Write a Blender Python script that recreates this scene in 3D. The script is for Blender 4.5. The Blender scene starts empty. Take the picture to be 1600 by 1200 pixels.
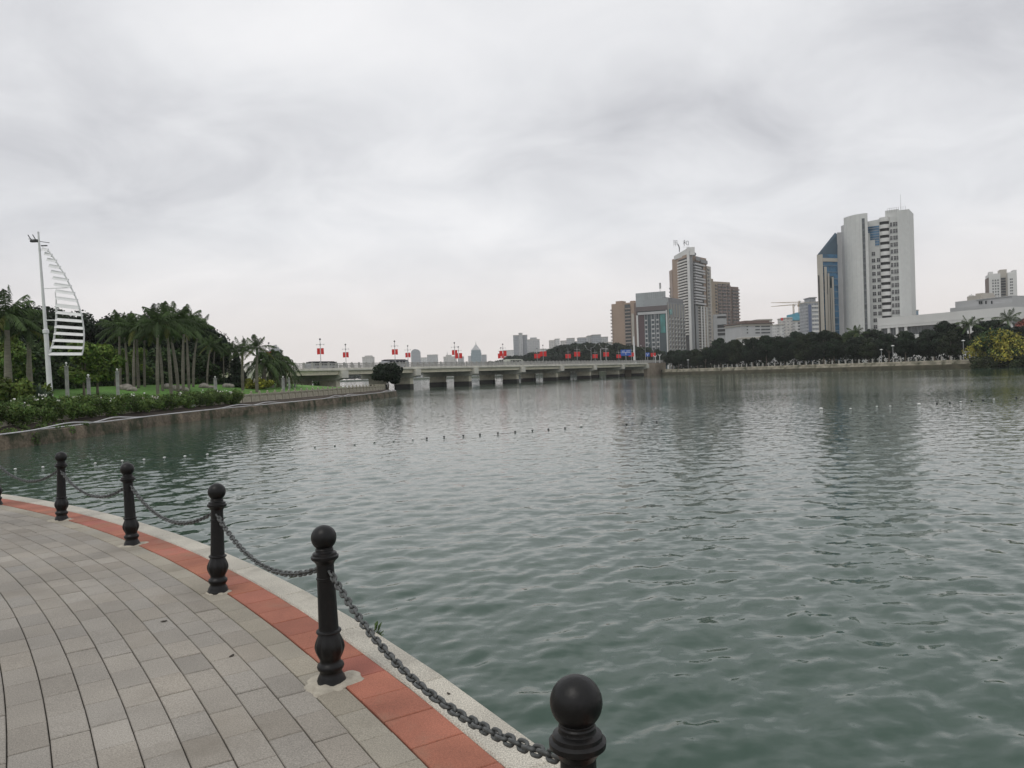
import bpy, math, random
import numpy as np
from mathutils import Matrix, Vector
R = math.radians
SC = bpy.context.scene
COL = SC.collection
rng = np.random.default_rng(7)
random.seed(7)

# ------------------------------------------------------------------ camera
FPX = 1180.0                       # focal length in pixels of a 1600 px wide picture
EYE = 1.6
_p, _r = R(0.78), R(2.0)
_f = Vector((0, math.cos(_p), -math.sin(_p)))
_R0 = Vector((1, 0, 0)); _U0 = Vector((0, math.sin(_p), math.cos(_p)))
_rt = math.cos(_r) * _R0 - math.sin(_r) * _U0
_up = math.sin(_r) * _R0 + math.cos(_r) * _U0
cam = bpy.data.objects.new('camera', bpy.data.cameras.new('camera'))
COL.objects.link(cam)
cam.data.sensor_width = 36.0
cam.data.lens = 36.0 * FPX / 1600.0
cam.data.clip_start = 0.05
cam.data.clip_end = 30000
M4 = Matrix((( _rt.x, _up.x, -_f.x, 0), (_rt.y, _up.y, -_f.y, 0), (_rt.z, _up.z, -_f.z, EYE), (0, 0, 0, 1)))
cam.matrix_world = M4
SC.camera = cam

# ------------------------------------------------------------------ light
SUN_EL, SUN_AZ = R(58), R(215)     # azimuth from +Y, clockwise: behind the viewer, to the left
w = bpy.data.worlds.new('World'); SC.world = w; w.use_nodes = True
nt = w.node_tree; nt.nodes.clear()
def nd(t, typ, **kw):
    n = t.nodes.new(typ)
    for k, v in kw.items(): setattr(n, k, v)
    return n
def wm(op, a, b=None, c=None):
    n = nd(nt, 'ShaderNodeMath', operation=op)
    for i, v in enumerate((a, b, c)):
        if v is None: continue
        if isinstance(v, (int, float)): n.inputs[i].default_value = v
        else: nt.links.new(v, n.inputs[i])
    return n.outputs[0]
sky = nd(nt, 'ShaderNodeTexSky', sky_type='NISHITA', sun_disc=False, sun_elevation=SUN_EL, sun_rotation=SUN_AZ)
tc = nd(nt, 'ShaderNodeTexCoord')
sep = nd(nt, 'ShaderNodeSeparateXYZ'); nt.links.new(tc.outputs['Generated'], sep.inputs[0])
zc = wm('MAXIMUM', sep.outputs[2], 0.0)
den = wm('ADD', zc, 0.34)
cmb = nd(nt, 'ShaderNodeCombineXYZ')
nt.links.new(wm('DIVIDE', sep.outputs[0], den), cmb.inputs[0]); nt.links.new(wm('DIVIDE', sep.outputs[1], den), cmb.inputs[1])
def cloud_noise(scale, detail, rough, off, dist=0.0):
    mp = nd(nt, 'ShaderNodeMapping'); mp.inputs['Location'].default_value = off
    mp.inputs['Scale'].default_value = (1.0, 1.15, 1)
    nt.links.new(cmb.outputs[0], mp.inputs[0])
    n = nd(nt, 'ShaderNodeTexNoise'); n.inputs['Scale'].default_value = scale
    n.inputs['Detail'].default_value = detail; n.inputs['Roughness'].default_value = rough
    n.inputs['Distortion'].default_value = dist
    nt.links.new(mp.outputs[0], n.inputs[0]); return n.outputs[0]
n1 = cloud_noise(0.9, 5, 0.5, (3.1, 1.7, 0), 0.5)
n2 = cloud_noise(3.0, 6, 0.55, (9.3, 4.2, 0), 0.6)
dens = wm('ADD', wm('MULTIPLY', n1, 0.55), wm('MULTIPLY', n2, 0.45))
# a few darker cloud banks and one thin bright area where they stand in the sky
def bank(az, el, waz, wel):
    a, e = R(az), R(el)
    d = (math.sin(a) * math.cos(e), math.cos(a) * math.cos(e), math.sin(e))
    sx = (math.cos(a), -math.sin(a), 0)
    sy = (-math.sin(a) * math.sin(e), -math.cos(a) * math.sin(e), math.cos(e))
    out = None
    for ax, wd in ((sx, waz), (sy, wel)):
        vm = nd(nt, 'ShaderNodeVectorMath', operation='DOT_PRODUCT'); vm.inputs[1].default_value = ax
        nt.links.new(tc.outputs['Generated'], vm.inputs[0])
        q = wm('DIVIDE', vm.outputs['Value'], math.sin(R(wd)))
        q = wm('MULTIPLY', q, q)
        out = q if out is None else wm('ADD', out, q)
    front = nd(nt, 'ShaderNodeVectorMath', operation='DOT_PRODUCT'); front.inputs[1].default_value = d
    nt.links.new(tc.outputs['Generated'], front.inputs[0])
    g = wm('POWER', 2.718, wm('MULTIPLY', out, -1.0))
    return wm('MULTIPLY', g, wm('GREATER_THAN', front.outputs['Value'], 0.0))
BANKS = [(-22, 15.0, 18, 5, 0.15), (11, 18.0, 7.5, 3.4, 0.22), (20, 16, 8, 3.5, 0.12), (36, 22, 9, 7, 0.28), (14, 9, 10, 2.2, 0.08),
         (-2, 15, 9, 3, 0.06), (-34, 24, 10, 6, 0.08), (2, 28, 16, 5, -0.10), (-14, 24, 10, 3.5, -0.12), (4, 11, 12, 3, -0.05), (30, 9, 8, 3, -0.05), (-8, 8, 20, 2.4, -0.02)]
for az, el, wa, we, am in BANKS:
    dens = wm('ADD', dens, wm('MULTIPLY', wm('MULTIPLY', bank(az, el, wa, we), am * 1.75), n2))
ramp = nd(nt, 'ShaderNodeValToRGB')
ramp.color_ramp.elements[0].position = 0.33; ramp.color_ramp.elements[0].color = (0.84, 0.838, 0.85, 1)
ramp.color_ramp.elements[1].position = 0.80; ramp.color_ramp.elements[1].color = (0.50, 0.505, 0.535, 1)
e = ramp.color_ramp.elements.new(0.50); e.color = (0.73, 0.735, 0.755, 1)
nt.links.new(dens, ramp.inputs[0])
hz = nd(nt, 'ShaderNodeMapRange', interpolation_type='SMOOTHSTEP')
hz.inputs['From Min'].default_value = 0.0; hz.inputs['From Max'].default_value = 0.20
hz.inputs['To Min'].default_value = 0.85; hz.inputs['To Max'].default_value = 0.0
nt.links.new(zc, hz.inputs[0])
mixh = nd(nt, 'ShaderNodeMix', data_type='RGBA'); nt.links.new(hz.outputs[0], mixh.inputs[0])
nt.links.new(ramp.outputs[0], mixh.inputs[6]); mixh.inputs[7].default_value = (0.80, 0.73, 0.70, 1)
up10 = nd(nt, 'ShaderNodeVectorMath', operation='SCALE'); up10.inputs['Scale'].default_value = 10.0
nt.links.new(mixh.outputs[2], up10.inputs[0])
mixs = nd(nt, 'ShaderNodeMix', data_type='RGBA'); mixs.inputs[0].default_value = 0.96
nt.links.new(sky.outputs[0], mixs.inputs[6]); nt.links.new(up10.outputs[0], mixs.inputs[7])
bg = nd(nt, 'ShaderNodeBackground'); bg.inputs[1].default_value = 0.1
nt.links.new(mixs.outputs[2], bg.inputs[0])
wo = nd(nt, 'ShaderNodeOutputWorld'); nt.links.new(bg.outputs[0], wo.inputs[0])
sun = bpy.data.objects.new('sun', bpy.data.lights.new('sun', 'SUN')); COL.objects.link(sun)
sun.data.energy = 0.7; sun.data.angle = R(25); sun.data.color = (1.0, 0.96, 0.9)
_sd = Vector((math.sin(SUN_AZ) * math.cos(SUN_EL), math.cos(SUN_AZ) * math.cos(SUN_EL), math.sin(SUN_EL)))
sun.rotation_euler = _sd.to_track_quat('Z', 'Y').to_euler()
SC.view_settings.view_transform = 'Standard'; SC.view_settings.look = 'None'
SC.view_settings.exposure = 0.17; SC.view_settings.gamma = 1.0
SC.cycles.max_bounces = 6; SC.cycles.diffuse_bounces = 3; SC.cycles.glossy_bounces = 3
SC.cycles.transmission_bounces = 2; SC.cycles.volume_bounces = 2; SC.cycles.transparent_max_bounces = 4
SC.cycles.use_denoising = True

# ------------------------------------------------------------------ helpers
def ray(x, y):
    return _f + _rt * ((x - 800) / FPX) + _up * ((600 - y) / FPX)
def G(x, y, z=0.0):                # point of a level z seen at photo pixel x, y
    d = ray(x, y); t = (z - EYE) / d.z
    return Vector((d.x * t, d.y * t, z))
def D(x, y, Y):                    # point at distance Y seen at photo pixel x, y
    d = ray(x, y); t = Y / d.y
    return Vector((d.x * t, Y, EYE + d.z * t))
def tag(o, label=None, cat=None, group=None, kind=None):
    if label: o['label'] = label
    if cat: o['category'] = cat
    if group: o['group'] = group
    if kind: o['kind'] = kind
    return o
def empty(name, loc=(0, 0, 0), rz=0.0):
    o = bpy.data.objects.new(name, None); o.empty_display_size = 0.3
    o.location = loc; o.rotation_euler = (0, 0, rz); COL.objects.link(o); return o
def link(name, me, parent=None, loc=(0, 0, 0), rz=0.0):
    o = bpy.data.objects.new(name, me); o.location = loc; o.rotation_euler = (0, 0, rz)
    COL.objects.link(o)
    if parent is not None: o.parent = parent
    return o
KIDS = {}
def copy_tree(o, parent=None):
    c = o.copy(); COL.objects.link(c)
    if parent is not None: c.parent = parent
    for ch in list(o.children): copy_tree(ch, c)
    return c
def np_mesh(name, V, F, mats, tint=None, midx=None, smooth=False):
    V = np.asarray(V, dtype=np.float32).reshape(-1, 3); F = np.asarray(F, dtype=np.int32)
    me = bpy.data.meshes.new(name); k = F.shape[1]; n = len(F)
    me.vertices.add(len(V)); me.vertices.foreach_set('co', V.ravel())
    me.loops.add(n * k); me.loops.foreach_set('vertex_index', F.ravel())
    me.polygons.add(n)
    me.polygons.foreach_set('loop_start', np.arange(0, n * k, k, dtype=np.int32))
    if midx is not None: me.polygons.foreach_set('material_index', np.asarray(midx, dtype=np.int32))
    me.polygons.foreach_set('use_smooth', np.full(n, smooth))
    if tint is not None:
        a = me.color_attributes.new('tint', 'FLOAT_COLOR', 'POINT')
        t = np.ones((len(V), 4), np.float32); t[:, :3] = tint
        a.data.foreach_set('color', t.ravel())
    me.update(calc_edges=True); me.validate()
    for m in (mats if isinstance(mats, (list, tuple)) else [mats]): me.materials.append(m)
    return me
class MB:
    def __init__(s): s.v = []; s.f = []; s.m = []
    def add(s, vs, fs, m=0):
        b = len(s.v); s.v += [tuple(v) for v in vs]
        for f in fs: s.f.append(tuple(i + b for i in f)); s.m.append(m)
        return s
    def box(s, x0, x1, y0, y1, z0, z1, m=0):
        return s.add([(x0, y0, z0), (x1, y0, z0), (x1, y1, z0), (x0, y1, z0), (x0, y0, z1), (x1, y0, z1), (x1, y1, z1), (x0, y1, z1)],
              [(3, 2, 1, 0), (4, 5, 6, 7), (0, 1, 5, 4), (1, 2, 6, 5), (2, 3, 7, 6), (3, 0, 4, 7)], m)
    def prism(s, poly, z0, z1, m=0, zt=None):     # zt: top height per corner
        n = len(poly)
        vs = [(p[0], p[1], z0) for p in poly] + [(p[0], p[1], (zt[i] if zt else z1)) for i, p in enumerate(poly)]
        fs = [tuple(range(n - 1, -1, -1)), tuple(range(n, 2 * n))] + [(i, (i + 1) % n, n + (i + 1) % n, n + i) for i in range(n)]
        return s.add(vs, fs, m)
    def tube(s, pts, rad, n=8, m=0, cap=True):
        pts = [Vector(p) for p in pts]
        if isinstance(rad, (int, float)): rad = [rad] * len(pts)
        vs = []; fs = []; prev = None
        for i, p in enumerate(pts):
            t = (pts[min(i + 1, len(pts) - 1)] - pts[max(i - 1, 0)]).normalized()
            if prev is None:
                ref = Vector((0, 0, 1)) if abs(t.z) < 0.9 else Vector((1, 0, 0))
                a = t.cross(ref).normalized()
            else: a = (prev - t * prev.dot(t)).normalized()
            b = t.cross(a); prev = a
            for k in range(n):
                an = 2 * math.pi * k / n
                vs.append(p + (a * math.cos(an) + b * math.sin(an)) * rad[i])
        for i in range(len(pts) - 1):
            for k in range(n):
                fs.append((i * n + k, i * n + (k + 1) % n, (i + 1) * n + (k + 1) % n, (i + 1) * n + k))
        if cap:
            fs.append(tuple(range(n - 1, -1, -1))); fs.append(tuple((len(pts) - 1) * n + k for k in range(n)))
        return s.add(vs, fs, m)
    def lathe(s, prof, n=24, m=0, c=(0, 0), fn=None):
        vs = []; fs = []
        for i, (r, z) in enumerate(prof):
            for k in range(n):
                an = 2 * math.pi * k / n
                rr = r * (fn(an, z) if fn else 1)
                vs.append((c[0] + rr * math.cos(an), c[1] + rr * math.sin(an), z))
        for i in range(len(prof) - 1):
            for k in range(n):
                fs.append((i * n + k, i * n + (k + 1) % n, (i + 1) * n + (k + 1) % n, (i + 1) * n + k))
        fs.append(tuple(range(n - 1, -1, -1))); fs.append(tuple((len(prof) - 1) * n + k for k in range(n)))
        return s.add(vs, fs, m)
    def mesh(s, name, mats, smooth=False, ang=40):
        me = bpy.data.meshes.new(name); me.from_pydata(s.v, [], s.f)
        for m in (mats if isinstance(mats, (list, tuple)) else [mats]): me.materials.append(m)
        me.polygons.foreach_set('material_index', s.m)
        if smooth:
            me.polygons.foreach_set('use_smooth', [True] * len(s.f)); me.set_sharp_from_angle(angle=R(ang))
        me.update(); return me
    def build(s, name, mats, parent=None, loc=(0, 0, 0), rz=0.0, smooth=False, ang=40):
        return link(name, s.mesh(name, mats, smooth, ang), parent, loc, rz)

# ------------------------------------------------------------------ materials
MATS = {}
def mat(name, col, rough=0.7, noise=None, noise2=None, bump=None, metal=0.0, tint=False, spec=0.5, stain=None):
    if name in MATS: return MATS[name]
    m = bpy.data.materials.new(name); m.use_nodes = True; t = m.node_tree
    b = t.nodes['Principled BSDF']; b.inputs['Roughness'].default_value = rough
    b.inputs['Metallic'].default_value = metal; b.inputs['Specular IOR Level'].default_value = spec
    b.inputs['Base Color'].default_value = (*col, 1)
    tcn = nd(t, 'ShaderNodeTexCoord')
    cur = nd(t, 'ShaderNodeCombineXYZ')
    for i in range(3): cur.inputs[i].default_value = col[i]
    cur = cur.outputs[0]
    for nz in (noise, noise2):
        if not nz: continue
        n = nd(t, 'ShaderNodeTexNoise'); n.inputs['Scale'].default_value = nz[0]; n.inputs['Detail'].default_value = nz[2] if len(nz) > 2 else 4
        t.links.new(tcn.outputs['Object'], n.inputs[0])
        if len(nz) > 3:
            mp = nd(t, 'ShaderNodeMapping'); mp.inputs['Scale'].default_value = nz[3]
            t.links.new(tcn.outputs['Object'], mp.inputs[0]); t.links.new(mp.outputs[0], n.inputs[0])
        mr = nd(t, 'ShaderNodeMapRange'); mr.inputs[1].default_value = 0.3; mr.inputs[2].default_value = 0.7
        mr.inputs[3].default_value = 1 - nz[1]; mr.inputs[4].default_value = 1 + nz[1]
        t.links.new(n.outputs[0], mr.inputs[0])
        sc = nd(t, 'ShaderNodeVectorMath', operation='SCALE'); t.links.new(cur, sc.inputs[0]); t.links.new(mr.outputs[0], sc.inputs['Scale'])
        cur = sc.outputs[0]
    if stain:                      # (colour, scale, lo, hi): patches of another colour
        n = nd(t, 'ShaderNodeTexNoise'); n.inputs['Scale'].default_value = stain[1]; n.inputs['Detail'].default_value = 6
        n.inputs['Roughness'].default_value = 0.65
        t.links.new(tcn.outputs['Object'], n.inputs[0])
        mr = nd(t, 'ShaderNodeMapRange'); mr.inputs[1].default_value = stain[2]; mr.inputs[2].default_value = stain[3]
        t.links.new(n.outputs[0], mr.inputs[0])
        mx = nd(t, 'ShaderNodeMix', data_type='RGBA'); t.links.new(mr.outputs[0], mx.inputs[0])
        t.links.new(cur, mx.inputs[6]); mx.inputs[7].default_value = (*stain[0], 1); cur = mx.outputs[2]
    if tint:
        a = nd(t, 'ShaderNodeAttribute', attribute_name='tint')
        mu = nd(t, 'ShaderNodeVectorMath', operation='MULTIPLY'); t.links.new(cur, mu.inputs[0]); t.links.new(a.outputs['Color'], mu.inputs[1])
        cur = mu.outputs[0]
    t.links.new(cur, b.inputs['Base Color'])
    if bump:
        n = nd(t, 'ShaderNodeTexNoise'); n.inputs['Scale'].default_value = bump[0]; n.inputs['Detail'].default_value = 5
        t.links.new(tcn.outputs['Object'], n.inputs[0])
        bp = nd(t, 'ShaderNodeBump'); bp.inputs['Strength'].default_value = bump[1]; bp.inputs['Distance'].default_value = bump[2]
        t.links.new(n.outputs[0], bp.inputs['Height']); t.links.new(bp.outputs[0], b.inputs['Normal'])
    MATS[name] = m; return m
def facade(name, wall, win, sx, sz, fx=0.55, fz=0.5, rough=0.6):
    # wall with a grid of windows: u runs along the wall, v up it (object coordinates, metres)
    if name in MATS: return MATS[name]
    m = bpy.data.materials.new(name); m.use_nodes = True; t = m.node_tree
    b = t.nodes['Principled BSDF']; b.inputs['Roughness'].default_value = rough
    tcn = nd(t, 'ShaderNodeTexCoord'); sp = nd(t, 'ShaderNodeSeparateXYZ'); t.links.new(tcn.outputs['Object'], sp.inputs[0])
    def mm(op, a, c):
        n = nd(t, 'ShaderNodeMath', operation=op)
        for i, v in enumerate((a, c)):
            if isinstance(v, (int, float)): n.inputs[i].default_value = v
            else: t.links.new(v, n.inputs[i])
        return n.outputs[0]
    u = mm('ADD', sp.outputs[0], sp.outputs[1])
    a = mm('LESS_THAN', mm('FRACT', mm('DIVIDE', u, sx), 0), fx)
    c = mm('LESS_THAN', mm('FRACT', mm('DIVIDE', sp.outputs[2], sz), 0), fz)
    k = mm('MULTIPLY', a, c)
    n = nd(t, 'ShaderNodeTexNoise'); n.inputs['Scale'].default_value = 0.35; t.links.new(tcn.outputs['Object'], n.inputs[0])
    mx = nd(t, 'ShaderNodeMix', data_type='RGBA'); t.links.new(k, mx.inputs[0])
    mx.inputs[6].default_value = (*wall, 1); mx.inputs[7].default_value = (*win, 1)
    mr = nd(t, 'ShaderNodeMapRange'); mr.inputs[1].default_value = 0.3; mr.inputs[2].default_value = 0.7; mr.inputs[3].default_value = 0.8; mr.inputs[4].default_value = 1.15
    t.links.new(n.outputs[0], mr.inputs[0])
    sc = nd(t, 'ShaderNodeVectorMath', operation='SCALE'); t.links.new(mx.outputs[2], sc.inputs[0]); t.links.new(mr.outputs[0], sc.inputs['Scale'])
    t.links.new(sc.outputs[0], b.inputs['Base Color'])
    MATS[name] = m; return m

IRON = mat('black_iron', (0.0045, 0.0042, 0.0042), 0.40, (9, 0.35), bump=(60, 0.3, 0.004), spec=0.32, stain=((0.018, 0.014, 0.012), 11, 0.57, 0.75))
CHAIN = mat('chain_steel', (0.085, 0.09, 0.088), 0.5, (40, 0.35), metal=0.35)
PAVER = mat('grey_paver', (0.268, 0.246, 0.213), 0.85, (0.9, 0.2, 7), (160, 0.30, 3), bump=(170, 0.5, 0.004), tint=True, stain=((0.185, 0.165, 0.135), 1.1, 0.53, 0.78))
REDT = mat('red_paver', (0.305, 0.112, 0.071), 0.85, (2.0, 0.22, 6), (180, 0.25, 3), bump=(180, 0.5, 0.003), tint=True, stain=((0.25, 0.16, 0.11), 1.6, 0.52, 0.80))
GRAN = mat('granite', (0.42, 0.395, 0.335), 0.7, (2.5, 0.12, 4), (140, 0.45, 2), bump=(200, 0.2, 0.002), tint=True, stain=((0.25, 0.23, 0.19), 2.4, 0.56, 0.8))
JOINT = mat('joint_sand', (0.05, 0.045, 0.035), 0.95, (30, 0.5))
MORTAR = mat('mortar', (0.42, 0.385, 0.315), 0.9, (12, 0.25, 6), bump=(45, 0.8, 0.012), stain=((0.28, 0.25, 0.2), 7, 0.5, 0.7))
QUAY = mat('quay_concrete', (0.15, 0.12, 0.085), 0.9, (1.2, 0.45, 8), (7, 0.4, 6), bump=(9, 0.9, 0.06), stain=((0.03, 0.036, 0.015), 0.8, 0.46, 0.6))
EARTH = mat('earth', (0.05, 0.038, 0.028), 0.95, (2, 0.4, 6), bump=(8, 0.8, 0.05))
BALU = mat('balustrade_stone', (0.36, 0.335, 0.265), 0.85, (3, 0.25, 6), (25, 0.15, 3), stain=((0.12, 0.11, 0.08), 2.1, 0.55, 0.75))
HOSE = mat('pale_hose', (0.55, 0.55, 0.56), 0.5, (4, 0.15))
WHITEP = mat('white_paint', (0.66, 0.67, 0.67), 0.4, (3, 0.06))
DARKM = mat('dark_metal', (0.02, 0.02, 0.022), 0.5, (5, 0.2))
LAWN = mat('lawn_grass', (0.085, 0.20, 0.026), 0.9, (0.25, 0.2, 6), (5, 0.3, 5), bump=(30, 0.8, 0.06))
STONE = mat('pale_stone', (0.30, 0.30, 0.29), 0.85, (6, 0.25, 6), stain=((0.13, 0.13, 0.13), 3, 0.5, 0.7))
ROCK = mat('boulder_rock', (0.26, 0.24, 0.21), 0.9, (3, 0.35, 6), bump=(5, 1.0, 0.08))
CONC = mat('bridge_concrete', (0.60, 0.565, 0.45), 0.85, (0.35, 0.14, 8, (1, 1, 3)), (2.5, 0.1, 6), stain=((0.35, 0.32, 0.25), 0.4, 0.58, 0.8))
CONCL = mat('light_concrete', (0.60, 0.585, 0.52), 0.85, (0.6, 0.14, 8), stain=((0.38, 0.35, 0.29), 0.7, 0.56, 0.8))
CONCD = mat('dark_concrete', (0.07, 0.065, 0.058), 0.8, (0.8, 0.3, 8))  # darker concrete for the inner girders and pier feet
ASPH = mat('asphalt', (0.05, 0.05, 0.05), 0.9, (3, 0.2))
RED = mat('red_flag_cloth', (0.62, 0.022, 0.02), 0.6, (3, 0.12))
POLE = mat('grey_pole_paint', (0.36, 0.36, 0.36), 0.5, (5, 0.1))
GLOBE = mat('dark_globe', (0.05, 0.05, 0.055), 0.3)
LAMPW = mat('white_lamp_glass', (0.7, 0.7, 0.68), 0.35)
BARK = mat('tree_bark', (0.15, 0.125, 0.10), 0.9, (4, 0.3, 6))
PBARK = mat('palm_bark', (0.16, 0.145, 0.12), 0.9, (3, 0.25, 5, (1, 1, 9)), (1.2, 0.25, 4))
CSHAFT = mat('palm_crownshaft', (0.07, 0.13, 0.04), 0.6, (3, 0.15))
def leafm(name, col, rough=0.75, amt=0.45, sc=0.5): return mat(name, col, rough, (sc, amt, 4), tint=True, spec=0.25)
LEAF_D = leafm('dark_foliage', (0.0125, 0.0225, 0.011))
LEAF_M = leafm('mid_foliage', (0.030, 0.055, 0.017))
LEAF_L = leafm('light_foliage', (0.095, 0.15, 0.028))
LEAF_V = leafm('vine_foliage', (0.075, 0.122, 0.028), sc=0.9)
LEAF_P = leafm('palm_foliage', (0.044, 0.074, 0.022))
LEAF_Y = leafm('yellow_blossom', (0.27, 0.255, 0.045), sc=0.8)
LEAF_R = leafm('pink_blossom', (0.16, 0.055, 0.045))
LEAF_B = leafm('shore_shrub', (0.03, 0.04, 0.015))
WHITEF = mat('white_petal', (0.75, 0.74, 0.7), 0.7)
GLASSD = mat('dark_window_glass', (0.022, 0.026, 0.03), 0.15, (0.4, 0.5), spec=0.6)
GLASSG = mat('grey_window_glass', (0.075, 0.085, 0.09), 0.2, (0.5, 0.4), spec=0.6)
GLASSB = mat('blue_curtain_glass', (0.045, 0.14, 0.25), 0.15, (0.25, 0.45), spec=0.8)

# ------------------------------------------------------------------ water
WZ = -1.0
def make_water():
    na_f, nr = 640, 1300
    fine = np.linspace(R(-52), R(52), na_f)
    coarse = np.linspace(R(52), R(308), 60)[1:-1]
    ang = np.concatenate([fine, coarse]); na = len(ang)
    rad = np.concatenate([[0.3], 1.3 * np.exp(np.linspace(0, math.log(2600 / 1.3), nr))])
    dr = np.gradient(rad)
    A, Rr = np.meshgrid(ang, rad)
    X = np.sin(A) * Rr; Y = np.cos(A) * Rr; Z = np.zeros_like(X)
    Dr = np.repeat(dr[:, None], na, 1)
    g = np.random.default_rng(21)
    for lam in np.geomspace(0.14, 1.7, 80):
        th = R(146) + g.normal(0, 0.75)            # travel direction, measured from +X
        k = 2 * math.pi / lam
        peak = 0.0029 * math.exp(-(math.log(lam / 0.68) / 0.45) ** 2) + 0.0033 * math.exp(-(math.log(lam / 0.24) / 0.40) ** 2)
        amp = lam * (0.0007 + peak)
        att = np.clip((lam / Dr - 2.5) / 3.0, 0, 1)
        ph = k * (X * math.cos(th) + Y * math.sin(th)) + g.uniform(0, 6.28)
        s = np.sin(ph)
        Z += att * amp * (s + 0.28 * np.cos(2 * ph))
    # patches of calmer and rougher water
    patch = 0.75 + 0.25 * np.sin(X * 0.21 + 1.3 * np.sin(Y * 0.13)) * np.sin(Y * 0.17 + 0.7)
    Z *= patch
    Z[:, na_f:] = 0
    Z[:, 0] = 0; Z[:, na_f - 1] = 0
    V = np.stack([X, Y, Z + WZ], -1).reshape(-1, 3)
    i = np.arange(nr)[:, None]; j = np.arange(na)[None, :]
    a = i * na + j; b = i * na + (j + 1) % na
    F = np.stack([a, a + na, b + na, b], -1).reshape(-1, 4)
    m = bpy.data.materials.new('lake_water'); m.use_nodes = True; t = m.node_tree
    bs = t.nodes['Principled BSDF']
    bs.inputs['Roughness'].default_value = 0.045; bs.inputs['IOR'].default_value = 1.333
    tcn = nd(t, 'ShaderNodeTexCoord')
    # turbid green body colour with slow murky patches
    n0 = nd(t, 'ShaderNodeTexNoise'); n0.inputs['Scale'].default_value = 0.35; n0.inputs['Detail'].default_value = 3
    t.links.new(tcn.outputs['Object'], n0.inputs[0])
    mx = nd(t, 'ShaderNodeMix', data_type='RGBA'); t.links.new(n0.outputs[0], mx.inputs[0])
    mx.inputs[6].default_value = (0.034, 0.066, 0.048, 1); mx.inputs[7].default_value = (0.053, 0.088, 0.068, 1)
    t.links.new(mx.outputs[2], bs.inputs['Base Color'])
    # small ripples as slopes (kept at every distance, so the far lake still glitters)
    tot = None
    for scl, k, stretch in ((6.5, 0.26, (0.7, 1.5, 1)), (2.2, 0.06, (0.7, 1.5, 1)), (17.0, 0.13, (0.7, 1.5, 1)), (0.05, 0.02, (1, 1, 1))):
        mp = nd(t, 'ShaderNodeMapping'); mp.inputs['Scale'].default_value = stretch; mp.inputs['Rotation'].default_value = (0, 0, R(20))
        t.links.new(tcn.outputs['Object'], mp.inputs[0])
        n = nd(t, 'ShaderNodeTexNoise'); n.inputs['Scale'].default_value = scl; n.inputs['Detail'].default_value = 2
        t.links.new(mp.outputs[0], n.inputs[0])
        s1 = nd(t, 'ShaderNodeVectorMath', operation='SUBTRACT'); s1.inputs[1].default_value = (0.5, 0.5, 0.5); t.links.new(n.outputs['Color'], s1.inputs[0])
        s2 = nd(t, 'ShaderNodeVectorMath', operation='MULTIPLY'); s2.inputs[1].default_value = (k, k * 1.2, 0); t.links.new(s1.outputs[0], s2.inputs[0])
        if tot is None: tot = s2.outputs[0]
        else:
            ad = nd(t, 'ShaderNodeVectorMath', operation='ADD'); t.links.new(tot, ad.inputs[0]); t.links.new(s2.outputs[0], ad.inputs[1]); tot = ad.outputs[0]
    # calm lanes: large soft patches where the ripples die down
    n3 = nd(t, 'ShaderNodeTexNoise'); n3.inputs['Scale'].default_value = 0.03; n3.inputs['Detail'].default_value = 3
    t.links.new(tcn.outputs['Object'], n3.inputs[0])
    mr = nd(t, 'ShaderNodeMapRange'); mr.inputs[1].default_value = 0.36; mr.inputs[2].default_value = 0.62; mr.inputs[3].default_value = 0.45; mr.inputs[4].default_value = 1.15
    t.links.new(n3.outputs[0], mr.inputs[0])
    scn = nd(t, 'ShaderNodeVectorMath', operation='SCALE'); t.links.new(tot, scn.inputs[0]); t.links.new(mr.outputs[0], scn.inputs['Scale'])
    ge = nd(t, 'ShaderNodeNewGeometry')
    ad = nd(t, 'ShaderNodeVectorMath', operation='ADD'); t.links.new(ge.outputs['Normal'], ad.inputs[0]); t.links.new(scn.outputs[0], ad.inputs[1])
    nm = nd(t, 'ShaderNodeVectorMath', operation='NORMALIZE'); t.links.new(ad.outputs[0], nm.inputs[0])
    t.links.new(nm.outputs[0], bs.inputs['Normal'])
    me = np_mesh('lake_water', V, F, m, smooth=True)
    tag(link('lake_water', me), 'grey green rippled lake filling the middle of the view', 'water', kind='structure')
make_water()

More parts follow.
